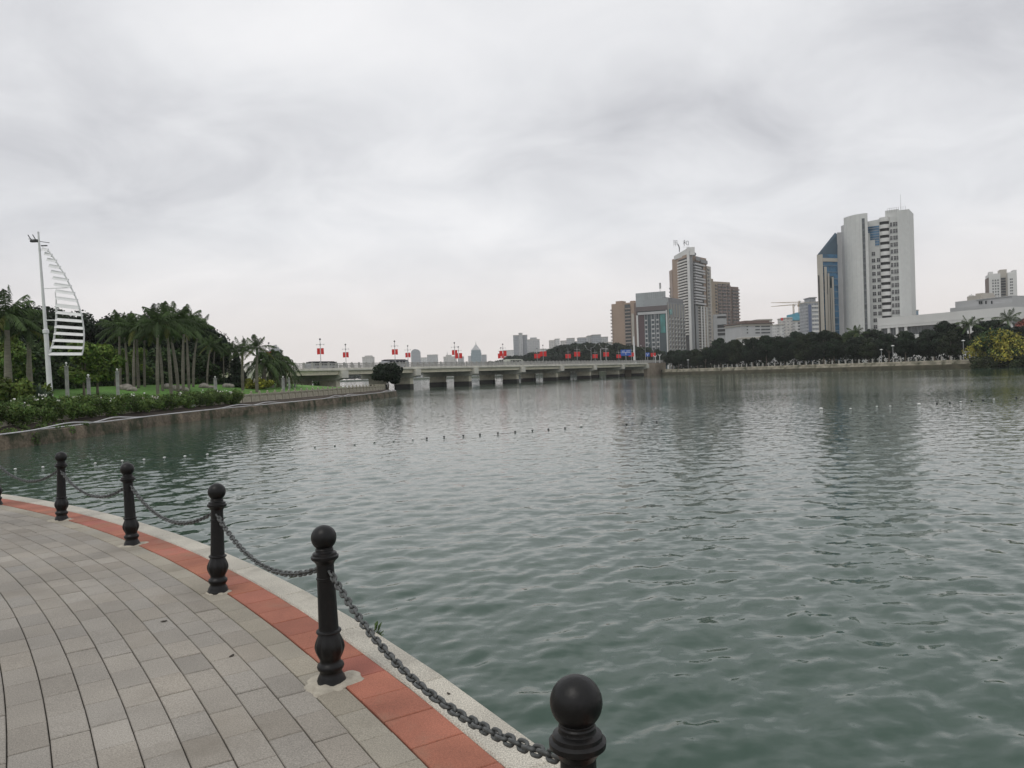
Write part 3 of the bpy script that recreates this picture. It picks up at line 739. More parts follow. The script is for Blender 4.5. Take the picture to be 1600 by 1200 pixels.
rc = [(75, 391), (82, 400), (88, 409), (95, 420), (101, 429), (106, 439), (111, 449), (116.5, 460), (121, 471), (124.5, 482), (127.5, 493), (129.5, 504), (131, 515), (131.5, 525), (131, 536), (130, 546), (128, 555)]
lc = [(76.5, 555), (80, 546), (83.5, 534), (86, 520), (87.3, 507), (88, 495), (88, 480), (87.5, 468), (86, 455)]
m = MB(); m.tube([sp(*q) for q in rc], 0.045, 8); m.build('leech_rail', WHITEP, sroot, smooth=True)
m = MB(); m.tube([sp(*q) for q in lc], [0.055] * 7 + [0.03, 0.02], 8); m.build('luff_rail', WHITEP, sroot, smooth=True)
SL = [(66, 389, 75, 391), (70, 396, 81, 399), (74, 405, 88, 408), (77, 415, 94, 418), (80, 424, 101, 428), (83, 434, 106.5, 438), (85, 444, 111, 448), (87, 454.5, 116.5, 459), (88, 465.5, 121, 470),
      (88, 477, 124, 481), (88, 488, 127.5, 492), (87, 499, 129, 502), (86, 510, 130.5, 513), (85, 520.5, 131, 523), (83, 531.5, 131, 533.5), (80, 542, 130, 543.5), (77, 553, 128.5, 553)]
for k, (x0, y0, x1, y1) in enumerate(SL):
    th = 0.112 if k < 10 else 0.088; m = MB(); a, b = sp(x0, y0), sp(x1, y1)
    dy = Vector((0, 0.05, 0.0)); up_ = Vector((0, 0.05, th)) if k > 8 else Vector((0, 0.07, th * 0.85))
    m.add([a - dy - up_, b - dy - up_, b + dy - up_, a + dy - up_, a - dy + up_, b - dy + up_, b + dy + up_, a + dy + up_], [(3, 2, 1, 0), (4, 5, 6, 7), (0, 1, 5, 4), (1, 2, 6, 5), (2, 3, 7, 6), (3, 0, 4, 7)])
    m.build('slat', WHITEP, sroot)
m = MB(); m.tube([sp(66.5, 451), sp(111, 449.5)], 0.02, 6); m.build('stay', WHITEP, sroot); m = MB(); m.tube([sp(70, 500.5), sp(87, 500.5)], 0.04, 6); m.build('stay', WHITEP, sroot)
m = MB(); m.box(-0.22, 0.2, -0.1, 0.1, -0.07, 0.05)
m.tube([(-0.15, 0, 0), (-0.38, 0, 0.37)], 0.025, 6); m.tube([(0.1, 0, 0.02), (-0.1, 0, 0.38)], 0.025, 6); m.tube([(-0.35, 0, 0.13), (0.25, 0, 0.07)], 0.02, 6); m.tube([(0.2, 0, -0.02), (0.82, 0.1, -0.12)], 0.02, 6)
m.build('floodlight', DARKM, sroot, sp(54, 376.5)); m = MB(); m.box(-0.15, 0.19, -0.05, 0.05, -0.025, 0.03); m.build('floodlight', DARKM, sroot, sp(68.5, 384))

# ------------------------------------------------------------------ palms, trees and shrubs of the left bank
PV = [palm_variant(s, 6.2, 2.9, 15, 40, tr=0.128, droop=0.40, e_hi=84, e_lo=-26, leafw=0.036, ll=0.50) for s in (11, 12, 13)]
PVN = [palm_variant(s, 5.6, 2.8, 16, 42, tr=0.19, droop=0.40, e_hi=82, e_lo=-26, leafw=0.038, ll=0.50) for s in (14, 15)]
def palm_at(xb, yt, Y, var, rz, label, group=None, name='royal_palm', H=6.2, xt=None):
    b = D(xb, 600, Y); z0 = gz(b.x, b.y); zt = D(xb if xt is None else xt, yt, Y).z
    top = H + 2.2                    # height of the highest fronds of the variant
    return put_palm(var, (b.x, b.y, z0), max(0.3, (zt - z0) / top), rz, label, group, name)
palm_at(13, 432, 49, PVN[0], 0.3, 'stout royal palm at the far left, taller of two beside the sail mast', None, H=5.6)
palm_at(46, 466, 51, PVN[1], 1.9, 'stout royal palm just left of the sail mast', None, H=5.6)
PL = [(-22, 455, 47, 3.0)]
for k, (x, yt, Y) in enumerate([(188, 474, 74), (200, 478, 78), (209, 476, 72), (216, 482, 76), (226, 486, 80), (246, 464, 66), (254, 476, 74), (267, 459, 68), (278, 458, 74), (286, 464, 72), (295, 472, 80), (302, 480, 84)]):
    lab = {0: 'royal palm at the left end of the clump, behind a stone pillar light', 5: 'royal palm with pale ringed trunk standing forward in the clump', 7: 'royal palm with the thickest trunk in the middle of the clump'}.get(k, 'royal palm with grey trunk in the dense clump on the lawn')
    palm_at(x, yt, Y, PV[k % 3], k * 1.3, lab, 'royal palms clumped on the lawn')
palm_at(379, 512, 84, PVN[0], 0.5, 'slender royal palm, left one of the pair before the bridge end', 'pair of slender palms by the bridge')
palm_at(401, 506, 82, PVN[1], 2.2, 'slender royal palm, right one of the pair before the bridge end', 'pair of slender palms by the bridge')
for k, (x, yt, Y) in enumerate([(350, 530, 96), (358, 527, 98), (324, 514, 92), (333, 518, 95)]):
    palm_at(x, yt, Y, PV[2], 0.7 * k, ['dark palm left of the thin gap of sky', 'dark palm right in the thin gap of sky', 'dark palm under the dome tree edge, left one', 'dark palm under the dome tree edge, right one'][k], 'dark palms behind the lawn')
DP = [palm_variant(s, 2.6, 2.6, 30, 26, tr=0.26, droop=0.75, e_hi=82, e_lo=-30, shaft=False, bulge=0, leafw=0.045, ll=0.42) for s in (31, 32)]
for k, (x, yt, Y, s) in enumerate([(413, 560, 92, 1.25), (424, 556, 95, 1.4), (436, 560, 98, 1.35), (445, 566, 101, 1.15)]):
    b = D(x, 600, Y); put_palm(DP[k % 2], (b.x, b.y, gz(b.x, b.y)), s, k * 1.1, ['bushy date palm, leftmost of the low row at the bridge', 'bushy date palm, tallest of the low row at the bridge', 'bushy date palm in the low row, right of the tallest', 'bushy date palm with drooping fronds, rightmost of the low row'][k], 'low date palms beside the bridge', 'date_palm')

BIG = [tree_variant(s, 12, 13, 15000, 0.30, LEAF_D, 40, 0.30, 1.0, 0.3, True) for s in (41, 42)]
LEAF_G = leafm('olive_foliage', (0.019, 0.028, 0.011)); LEAF_K = leafm('deep_green_foliage', (0.013, 0.027, 0.012))
BROAD = [tree_variant(s, 10, 8.5, 6500, 0.34, lm_, 24, 0.30) for s, lm_ in ((51, LEAF_D), (52, LEAF_K), (53, LEAF_D), (54, LEAF_G))]
MIDT = [tree_variant(s, 5, 4.2, 3500, 0.20, LEAF_L, 16, 0.34) for s in (61, 62)]
def big_at(x, yt, Y, var, sx, label, k):
    b = D(x, 600, Y); z0 = gz(b.x, b.y); zt = D(x, yt, Y).z; s = (zt - z0) / 11.9
    r = put_tree(var, (b.x, b.y, z0), (s * sx, s * sx, s), 1.7 * k, label, 'tree', 'dark dome trees behind the lawn', 'banyan_tree'); return r
for k, (x, yt, Y, sx, lab) in enumerate([(-420, 470, 80, 1.2, 'dark dome tree far beyond the left picture edge'), (-300, 474, 72, 1.2, 'dark dome tree beyond the left picture edge, second in the row'), (-180, 476, 76, 1.2, 'dark dome tree beyond the left picture edge, third in the row'), (-100, 478, 70, 1.1, 'dark dome tree just beyond the left picture edge'), (-30, 478, 74, 1.1, 'dark dome tree at the left picture edge behind the stout palms'), (32, 476, 82, 1.1, 'dark dome tree between the stout palms and the sail mast'), (78, 480, 92, 1.05, 'dark dome tree seen through the mast and sail'),
        (135, 487, 94, 1.1, 'broad dark dome tree right of the sail sculpture'), (190, 490, 100, 1.0, 'dark dome tree behind the left end of the palm clump'), (240, 488, 100, 1.1, 'dark dome tree behind the middle of the palm clump'),
        (292, 492, 98, 1.0, 'dark dome tree behind the right end of the palm clump'), (322, 508, 100, 0.85, 'dark dome tree whose rounded edge slopes down to open sky')]):
    big_at(x, yt, Y, BIG[k % 2], sx, lab, k)
b = D(334, 600, 99); put_tree(BROAD[1], (b.x, b.y, gz(b.x, b.y)), 0.72, 0.5, 'dark tree filling the slope between dome trees and the thin gap of sky')
UND = [tree_variant(s, 4.0, 6.0, 5000, 0.22, LEAF_M, 20, 0.05, 1.0, 0.3, True) for s in (71, 72)]
for k, (x, Y, s) in enumerate([(-15, 60, 1.0), (20, 62, 1.1), (60, 66, 1.1), (95, 78, 1.2), (125, 80, 1.2), (160, 84, 1.2), (195, 90, 1.2), (225, 92, 1.1), (255, 92, 1.2), (285, 94, 1.2), (310, 94, 1.0), (105, 70, 0.7)]):
    b = D(x, 600, Y); put_tree(UND[k % 2], (b.x, b.y, gz(b.x, b.y) - 0.2), s, k, 'dense dark shrub filling the shade under the dome trees', 'shrub', 'dark shrubs under the dome trees', 'shrub')
for k, (x, Y, s, lab) in enumerate([(131, 62, 0.92, 'young yellow-green tree with thin leaning trunk right of the sail'), (152, 64, 0.95, 'small light green tree between sail and palm clump'), (12, 56, 0.9, 'light green young tree behind the stout palms'), (180, 80, 0.9, 'light green tree glimpsed behind the first palm trunks'), (218, 84, 0.85, 'light green tree glimpsed in the gaps of the palm clump')]):
    b = D(x, 600, Y); put_tree(MIDT[k % 2], (b.x, b.y, gz(b.x, b.y)), s, 2.1 * k, lab, 'tree', None, 'young_tree')
for k, (x, y) in enumerate([(-50, 196), (-56, 190), (-62, 196), (-68, 186), (-75, 192), (-83, 184), (-92, 190), (-101, 182)]):  # shrubs added as a dark backdrop for the shade under the bridge
    put_tree(UND[k % 2], (x, y, gz(x, y) - 0.2), 1.0, k, 'added dark shrub, backdrop for the shade under the left end of the bridge', 'shrub', 'added dark shrubs beyond the bridge end', 'shrub')
# dark conical evergreen and the round tree at the tip
g = np.random.default_rng(81); bl = [(g.normal() * 0.15, g.normal() * 0.15, 0.4 + 0.42 * k, 1.25 - 0.11 * k, 1.25 - 0.11 * k, 0.5) for k in range(11)]
V, F, T = blobs_leaves(g, bl, 4000, 0.2); con = (limb_mesh(g, 5, 0.09, []), np_mesh('crown', V, F, LEAF_D, tint=T))
b = D(370, 600, 90); put_tree(con, (b.x, b.y, gz(b.x, b.y)), 0.95, 0, 'dark narrow evergreen left of the slender palm pair', 'tree', None, 'conifer_tree')
g = np.random.default_rng(82); bl = []
for k in range(34):
    d = g.normal(size=3); d /= np.linalg.norm(d); q = g.uniform(0.55, 1.0); r_ = g.uniform(0.6, 0.85)
    bl.append((d[0] * q * 2.05, d[1] * q * 1.9, 2.75 + d[2] * q * 1.25 - 0.25 * abs(d[0]), r_, r_, r_ * 0.8))
V, F, T = blobs_leaves(g, bl, 10000, 0.19, tv=0.15); rt = (limb_mesh(g, 4.2, 0.14, [q[:3] for q in bl[:8]], fork=0.3), np_mesh('crown', V, F, LEAF_D, tint=T))
b = D(607, 600, 113.5); put_tree(rt, (b.x - 0.1, b.y, -0.35), 1.0, 0, 'round dark tree at the tip of the bank in front of the bridge', 'tree', None, 'round_tree')
# shrubs at far left and by the low palms
def shrub(x, Y, rx, h, n, leaf, matl, lab, seed, group=None):
    g = np.random.default_rng(seed); b = D(x, 600, Y); z0 = gz(b.x, b.y)
    bl = [(g.uniform(-rx, rx) * 0.7, g.uniform(-rx, rx) * 0.5, h * g.uniform(0.25, 0.75), rx * 0.35, rx * 0.35, h * 0.3) for _ in range(12)]
    V, F, T = blobs_leaves(g, bl, n, leaf, 0.4, 2.2, 0.6, -0.2, 0.3)
    r = empty('shrub', (b.x, b.y, z0)); link('foliage', np_mesh('foliage', V, F, matl, tint=T), r)
    st = MB()
    for q in bl[:6]: st.tube([(0, 0, -0.1), (q[0] * 0.6, q[1] * 0.6, q[2] * 0.6), q[:3]], [0.03, 0.02, 0.01], 5)
    st.build('stems', BARK, r); return tag(r, lab, 'shrub', group)
LEAF_S = leafm('shrub_foliage', (0.085, 0.12, 0.022))
shrub(8, 41, 1.5, 2.1, 5200, 0.13, LEAF_S, 'large yellow-green shrub at the left edge behind the vines', 91)
shrub(34, 42, 1.3, 1.7, 4200, 0.13, LEAF_S, 'yellow-green shrub beside the spiky yucca', 92)
shrub(398, 88, 1.4, 1.3, 1800, 0.14, leafm('gold_foliage', (0.16, 0.17, 0.02)), 'yellow-leaved shrub under the slender palm pair', 93)
shrub(412, 90, 1.2, 1.1, 1800, 0.14, MATS['gold_foliage'], 'yellow-leaved shrub at the foot of the low date palms', 94)
shrub(340, 98, 2.0, 1.0, 1800, 0.16, LEAF_D, 'low dark clipped shrub behind the pale boulders', 95)
# spiky yucca
yb = D(61, 600, 41.5); g = np.random.default_rng(96); V = []; T = []
for k in range(90):
    az = g.uniform(0, 6.28); el = g.uniform(0.1, 1.5); Lk = g.uniform(0.8, 1.25)
    d = np.array([math.cos(az) * math.cos(el), math.sin(az) * math.cos(el), math.sin(el)]); s = np.array([-math.sin(az), math.cos(az), 0]) * 0.04
    o = np.array([0, 0, 0.8]); mid = o + d * Lk * 0.55; e = o + d * Lk - np.array([0, 0, 0.12 * Lk])
    V += [o - s * 0.5, o + s * 0.5, mid + s, mid - s, mid - s, mid + s, e + s * 0.1, e - s * 0.1]; T += [np.array([1, 1, 1]) * g.uniform(0.8, 1.2)] * 8
yr = empty('yucca', (yb.x, yb.y, gz(yb.x, yb.y))); V = np.array(V)
link('leaves', np_mesh('leaves', V, np.arange(len(V)).reshape(-1, 4), leafm('yucca_leaf', (0.10, 0.14, 0.10), 0.6), tint=np.array(T)), yr)
MB().tube([(0, 0, -0.2), (0, 0, 0.85)], [0.1, 0.08], 8).build('stem', BARK, yr); tag(yr, 'spiky grey-green yucca left of the sail mast', 'plant')

# stone pillar lights
pl = MB(); pl.box(-0.13, 0.13, -0.13, 0.13, -0.3, 1.62); pl.box(-0.15, 0.15, -0.15, 0.15, 1.66, 1.74); pl.box(-0.10, 0.10, -0.10, 0.10, 1.62, 1.66)
plm = pl.mesh('stone_pillar_light', STONE)
cpm = MB(); cpm.lathe([(0.03, 1.74), (0.03, 1.80), (0.08, 1.82), (0.09, 1.87), (0.05, 1.91)], 10); cpl = cpm.mesh('lamp_head', LAMPW, smooth=True)
PP = [(105, 566, 606, 54), (139, 585, 616, 47), (184, 576, 606, 60), (337, 588, 613, 66), (443, 588, 613, 74), (452, 590, 606, 92), (461, 598, 607, 100)]
PLB = ['slim grey stone pillar light under the sail', 'short broad grey stone pillar light rising from the vines', 'grey stone pillar light left of the palm clump', 'pale stone pillar light alone on the lawn before the boulders', 'stone pillar light in front of the low date palms', 'thin pillar light beyond the date palms under the bridge', 'shortest pale pillar light near the bridge pier']
for k, (x, yt, yb, Y) in enumerate(PP):
    b = D(x, yb, Y); z0 = gz(b.x, b.y); zt = D(x, yt, Y).z; r = empty('pillar_light', (b.x, b.y, z0), 0.3 + 0.2 * k); s = max(0.45, (zt - z0) / 1.9); r.scale = (0.8, 0.8, s)
    link('pillar', plm, r); link('lamp_head', cpl, r); tag(r, PLB[k], 'lamp', 'stone pillar lights on the lawn')
# boulders
def boulder(x, Y, r, lab, seed):
    g = np.random.default_rng(seed); b = D(x, 600, Y); vs = []; fs = []; n = 14; mm = 8; ph = g.uniform(0, 6, 6)
    for i in range(mm + 1):
        th = math.pi * i / mm
        for k in range(n):
            a = 2 * math.pi * k / n; q = r * (1 + 0.18 * math.sin(2 * a + ph[0]) * math.sin(th) + 0.12 * math.sin(3 * a + ph[1] + 2 * th) + 0.06 * math.sin(5 * a + ph[2]))
            vs.append((q * 1.35 * math.sin(th) * math.cos(a), q * math.sin(th) * math.sin(a), q * 0.75 * math.cos(th)))
    for i in range(mm):
        for k in range(n): fs.append((i * n + k, (i + 1) * n + k, (i + 1) * n + (k + 1) % n, i * n + (k + 1) % n))
    m = MB(); m.add(vs, fs); tag(m.build('boulder', ROCK, None, (b.x, b.y, gz(b.x, b.y) + r * 0.3), smooth=True, ang=35), lab, 'boulder', 'boulders on the lawn')
for k, (x, Y, r, lab) in enumerate([(318, 84, 0.75, 'pale boulder right of the palm clump'), (329, 84, 0.5, 'smaller boulder touching the pale one right of the palms'), (356, 88, 0.7, 'flat-topped boulder below the gap of sky'), (196, 72, 0.8, 'brown boulder at the left foot of the palm clump'), (206, 71, 0.6, 'smaller brown boulder beside the first palm trunks'),
        (262, 78, 0.8, 'boulder between the middle palm trunks'), (276, 76, 0.8, 'boulder at the right foot of the palm clump'), (288, 76, 0.6, 'low boulder right of the last ringed palm trunk'), (115, 58, 0.35, 'small pale boulder on the lawn under the sail')]):
    boulder(x, Y, r * 0.62, lab, 100 + k)

# ------------------------------------------------------------------ land beyond the lake
def slab_land(name, poly, z, m, lab, edge=-2.0):
    mb = MB(); mb.prism([(p[0], p[1]) for p in poly], edge, z)
    return tag(mb.build(name, m), lab, name.replace('_', ' '), kind='structure')
SHORE = [Vector((59.5, 301)), Vector((74.5, 257)), Vector((96, 227)), Vector((108, 199)), Vector((115.6, 189)), Vector((128, 176)), Vector((150, 160)), Vector((190, 140))]
SHR = resample(smooth2(SHORE), 1.0)
SHN = [-n for n in normals(SHR)]           # inland is to the right here
SHN = [n if n.x > 0 else -n for n in SHN]
GZR = 1.15
FARGRASS = mat('shore_ground', (0.05, 0.06, 0.03), 0.95, (0.05, 0.3))
inner = [p + n * 1.2 for p, n in zip(SHR, SHN)]
slab_land('ground', [(p.x, p.y) for p in inner] + [(600, 120), (2500, 300), (2500, 2500), (-60, 2500), (-30, 1600), (10, 900), (48, 520), (60, 330)], GZR, FARGRASS, 'flat ground under the trees and towers of the far shore')
slab_land('far_shore', [(-2500, 1400), (-900, 1150), (-300, 980), (-75, 760), (-25, 660), (47, 522), (9.5, 901), (-30.5, 1601), (-60.5, 2499), (-2500, 2499)], 0.4, mat('far_ground', (0.10, 0.115, 0.09), 0.95, (0.02, 0.3)), 'distant low shore seen under the bridge')
EMB = mat('embankment_stone', (0.29, 0.265, 0.205), 0.9, (0.3, 0.3, 8, (1, 1, 3)), (2.0, 0.25, 6), stain=((0.06, 0.06, 0.035), 0.5, 0.46, 0.64))
EMBD = mat('embankment_wet', (0.055, 0.05, 0.03), 0.9, (0.6, 0.4, 8))
tag(ribbon(SHR, SHN, [(0, -1.8), (0.1, -0.75), (0.495, 0.099)], EMBD, 'embankment_foot'), 'dark wet foot of the far shore embankment', 'embankment', kind='structure')
tag(ribbon(SHR, SHN, [(0.5, 0.1), (0.7, 0.55), (0.72, 0.85), (1.0, 1.18), (1.25, 1.18)], EMB, 'embankment', 0.01, 4), 'tan stone embankment below the walkway on the far shore', 'embankment', kind='structure')
tag(ribbon(SHR, SHN, [(1.24, 1.175), (4.2, 1.175)], CONCL, 'shore_walkway'), 'pale lakeside walkway on the far shore', 'path', kind='structure')
pst = MB(); pst.box(-0.15, 0.15, -0.15, 0.15, 0, 0.86); pst.box(-0.19, 0.19, -0.19, 0.19, 0.86, 0.95); pst.lathe([(0.1, 0.95), (0.14, 1.03), (0.05, 1.12)], 8)
pstm = pst.mesh('walkway_post', mat('white_stone', (0.40, 0.39, 0.36), 0.8, (3, 0.1)))
wp = resample([p + n * 1.5 for p, n in zip(SHR, SHN)], 2.3)
first = True
for p in wp:
    if p.y < 186: break
    if p.y > 270: continue
    o = link('walkway_post', pstm, None, (p.x, p.y, 1.17)); tag(o, 'short white stone post edging the far lakeside walkway under the trees', 'post', 'white posts along the far walkway')

# ------------------------------------------------------------------ bridge
BX = Vector((-22.0, 173.0)); BD = Vector((12.35, 19.9)); SPAN = BD.length; bt = BD.normalized(); bphi = math.atan2(bt.y, bt.x)
BW = 16.0                           # local: x along the bridge (0 at the nearest water pier), y across (away from the viewer), z up
br = empty('road_bridge', (BX.x, BX.y, 0), bphi); tag(br, 'long low cream concrete road bridge crossing the lake on square piers', 'bridge')
x0, x1 = -4.2 * SPAN, 6.05 * SPAN
m = MB(); m.box(x0, x1, 0.5, BW - 0.5, 3.3, 3.72); m.build('deck', ASPH, br)
m = MB()
m.box(x0, x1, -0.35, 0.9, 3.72, 3.98); m.box(x0, x1, BW - 0.9, BW + 0.35, 3.72, 3.98)
m.box(x0, x1, -0.5, 0.48, 3.50, 3.716); m.box(x0, x1, -0.42, 0.47, 3.44, 3.50)
m.build('kerb_edge', CONCL, br)
for y0 in (0.05, BW - 0.75):
    m = MB(); m.box(x0, x1, y0, y0 + 0.7, 2.62, 3.435); 
    if y0 < 1: m.box(x0, x1, y0 - 0.06, y0 + 0.001, 2.62, 2.78)
    m.build('edge_girder', CONC, br)
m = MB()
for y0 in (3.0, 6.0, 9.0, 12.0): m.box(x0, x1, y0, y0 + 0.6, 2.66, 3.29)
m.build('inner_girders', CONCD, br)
capm = MB(); capm.box(-0.85, 0.85, -0.95, 1.1, 1.95, 3.42); capm.box(-0.8, 0.8, 1.1, BW, 1.5, 2.61)
capm.add([(-0.8, 1.1, 1.95), (0.8, 1.1, 1.95), (0.8, 1.1, 1.5), (-0.8, 1.1, 1.5), (-0.8, -0.9, 1.949), (0.8, -0.9, 1.949)], [(0, 3, 2, 1), (3, 4, 5, 2), (0, 4, 3), (1, 2, 5)])
capme = capm.mesh('pier_cap', CONCL)
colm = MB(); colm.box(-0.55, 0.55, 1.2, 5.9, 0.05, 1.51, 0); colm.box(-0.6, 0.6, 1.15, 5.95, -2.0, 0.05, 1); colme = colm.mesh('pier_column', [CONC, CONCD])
for n in range(-4, 7):
    link('pier_cap', capme, br, (n * SPAN, 0, 0))
    link('pier_column', colme, br, (n * SPAN, 0, 0)); link('pier_column', colme, br, (n * SPAN, 8.0, 0))
m = MB(); m.box(6.02 * SPAN, 6.9 * SPAN, -0.2, BW + 0.2, -2, 3.90); m.build('abutment', mat('abutment_stone', (0.34, 0.28, 0.22), 0.9, (0.5, 0.15, 6), stain=((0.2, 0.17, 0.13), 0.6, 0.55, 0.75)), br)
m = MB(); m.box(6.05 * SPAN, 8.5 * SPAN, 0.4, BW - 0.4, 3.91, 3.96); m.build('approach', ASPH, br)
# railing: posts and two rails with thin bars, one near one far
for y0, nm in ((-0.12, 'railing'), (BW - 0.1, 'railing')):
    rl = MB(); xx = x0
    rl.box(x0, 6.9 * SPAN, y0, y0 + 0.14, 4.86, 4.98); rl.box(x0, 6.9 * SPAN, y0 + 0.03, y0 + 0.11, 4.08, 4.15)
    k = 0
    while xx < 6.9 * SPAN:
        if k % 6 == 0: rl.box(xx - 0.14, xx + 0.14, y0 - 0.06, y0 + 0.2, 3.97, 5.12)
        else: rl.box(xx - 0.05, xx + 0.05, y0 + 0.03, y0 + 0.11, 4.15, 4.86)
        xx += 0.36; k += 1
    rl.build(nm, mat('railing_paint', (0.40, 0.39, 0.37), 0.7, (1, 0.1)), br)
def bridge_pt(s, y, z): 
    p = BX + bt * s + Vector((-bt.y, bt.x)) * y; return Vector((p.x, p.y, z))
# lamp posts with two red flags
def make_bridge_lamp():
    r = empty('lamp_post', (0, 0, 0))
    m = MB(); m.tube([(0, 0, 0), (0, 0, 0.5), (0, 0, 5.6)], [0.10, 0.075, 0.05], 8); m.build('pole', POLE, r, smooth=True)
    m = MB(); m.lathe([(0.05, 5.05 + 0.5)] + [(0.19 * math.cos(R(a)), 5.75 + 0.19 * math.sin(R(a))) for a in range(-75, 90, 15)], 12); m.build('globe', GLOBE, r, smooth=True)
    m = MB()
    for s in (-1, 1):
        m.tube([(0, 0, 4.55), (s * 0.35, 0, 4.75), (s * 0.72, 0, 4.72)], 0.03, 6)
        m.lathe([(0.03, 4.80), (0.10, 4.74), (0.12, 4.66), (0.03, 4.60)], 8, 0, (s * 0.72, 0))
    m.tube([(0, -0.5, 4.75), (0, 0.5, 4.75)], 0.025, 6); m.lathe([(0.06, 4.9), (0.13, 4.85), (0.13, 4.6), (0.05, 4.5)], 8); m.build('lamp_arm', POLE, r)
    for s in (-1, 1):
        m = MB(); m.tube([(0, 0, 3.98), (s * 0.68, 0, 3.98)], 0.02, 6); nx_, nz_ = 6, 8; vs = []; fs = []
        for side in (0, 1):
            for i in range(nz_ + 1):
                for j in range(nx_ + 1):
                    u, v = j / nx_, i / nz_
                    vs.append((s * (0.09 + 0.57 * u), (0.05 * math.sin(4 * u + 3 * v + s) * v) + (0.008 if side else -0.008), 3.96 - 1.15 * v - 0.05 * u * v))
        nn = (nx_ + 1) * (nz_ + 1)
        for side in (0, 1):
            for i in range(nz_):
                for j in range(nx_):
                    a = side * nn + i * (nx_ + 1) + j; q = (a, a + 1, a + nx_ + 2, a + nx_ + 1); fs.append(q if (side == 0) == (s > 0) else q[::-1])
        m.add(vs, fs, 1); m.build('flag', [POLE, RED], r)
    return r
LP = make_bridge_lamp(); ordn = ['first', 'second', 'third', 'fourth', 'fifth', 'sixth', 'seventh', 'eighth', 'ninth']
cnt = 0
for side, y in (('lakeside', 0.35), ('far', 15.2)):
    k = 0
    for nlamp in [-2.18, -1.228, -0.278, 0.68, 1.63, 2.58, 3.53, 4.48, 5.43, 6.38]:
        o = LP if cnt == 0 else copy_tree(LP); cnt += 1
        o.location = bridge_pt(nlamp * SPAN, y, 3.95); o.rotation_euler = (0, 0, 0.12 if side == 'far' else 0.05)
        if nlamp > 1.5:                       # the banners hang wider towards the far end
            for ch in o.children:
                if ch.name.startswith('flag'): ch.scale = (1.5, 1, 1.25); ch.location.z = -3.98 * 0.25
        tag(o, ('lamp post with two red flags, hidden behind palms on the %s rail' % side) if k == 0 else '%s clear red-flagged lamp post from the left on the %s bridge rail' % (ordn[k - 1], side), 'lamp post', 'lamp posts with red flags on the bridge'); k += 1
# street lamps with two curved arms near the right end of the bridge
def make_street_lamp():
    r = empty('street_lamp'); m = MB(); m.tube([(0, 0, 0), (0, 0, 6.5)], [0.11, 0.06], 8); m.build('pole', POLE, r)
    for s in (-1, 1):
        m = MB(); m.tube([(0, 0, 5.3 if s < 0 else 6.2), (s * 0.9, 0, (5.3 if s < 0 else 6.2) + 0.25), (s * 1.7, 0, (5.3 if s < 0 else 6.2) + 0.9), (s * 2.2, 0, (5.3 if s < 0 else 6.2) + 1.7)], 0.05, 6); m.build('arm', POLE, r)
        m = MB(); m.lathe([(0.05, 0), (0.22, 0.08), (0.22, 0.16), (0.05, 0.24)], 8, 0, (0, 0)); m.build('lamp_head', LAMPW, r, (s * 2.2, 0, (5.3 if s < 0 else 6.2) + 1.68))
    return r
SL_ = make_street_lamp()
for k, (nn, y, lab) in enumerate([(4.55, 1.2, 'curved-arm street lamp left of the blue road sign'), (5.0, 12, 'curved-arm street lamp rising behind the blue road sign'), (6.2, 2, 'curved-arm street lamp between the mast and the bridge end')]):
    o = SL_ if k == 0 else copy_tree(SL_); o.location = bridge_pt(nn * SPAN, y, 3.8); o.rotation_euler = (0, 0, 0.3 * k); tag(o, lab, 'street lamp', 'curved street lamps at the bridge end')
# overhead pole with side arm, blue signs, white mast
p = D(939, 566, 246); m = MB(); r = empty('gantry_pole', (p.x, p.y, 3.8)); m.tube([(0, 0, 0), (0, 0, 4.9)], 0.13, 8); m.build('pole', POLE, r); m = MB(); m.tube([(0, 0, 4.85), (2.2, 0, 4.9)], 0.08, 8); m.build('arm', POLE, r); m = MB(); m.box(1.9, 2.5, -0.12, 0.12, 4.72, 4.83); m.build('camera_box', WHITEP, r); tag(r, 'bare pole with one sideways arm standing on the bridge', 'pole')
BLUE = mat('road_sign_blue', (0.02, 0.10, 0.42), 0.4, (1, 0.1)); SIGNW = mat('sign_white', (0.75, 0.75, 0.75), 0.5)
def road_sign(x, y0, y1, xw, Y, lab):
    a, b = D(x, y1, Y), D(xw, y1, Y); t = D(x, y0, Y); wv = (b - a).length; h = t.z - a.z; r = empty('road_sign', (a.x, a.y, 3.8), 0.0)
    m = MB(); m.tube([(wv * 0.5, 0.12, 0), (wv * 0.5, 0.12, a.z - 3.8 + h)], 0.1, 8); m.build('pole', POLE, r)
    z0 = a.z - 3.8; m = MB(); m.box(0, wv, -0.04, 0.04, z0, z0 + h); m.build('panel', BLUE, r)
    m = MB()
    m.box(0.25, wv - 0.25, -0.055, -0.041, z0 + h * 0.48, z0 + h * 0.54); m.box(wv * 0.5 - 0.08, wv * 0.5 + 0.08, -0.0545, -0.0415, z0 + h * 0.15, z0 + h * 0.47)
    m.box(wv * 0.12, wv * 0.4, -0.055, -0.041, z0 + h * 0.72, z0 + h * 0.80); m.box(wv * 0.55, wv * 0.9, -0.055, -0.041, z0 + h * 0.72, z0 + h * 0.80); m.build('markings', SIGNW, r); return tag(r, lab, 'road sign', 'blue road signs at the bridge end')
road_sign(970, 546.5, 556, 986, 266, 'larger blue road sign with white lines above the bridge railing')
road_sign(1009, 551, 557, 1015, 285, 'smaller blue road sign right of the white mast')
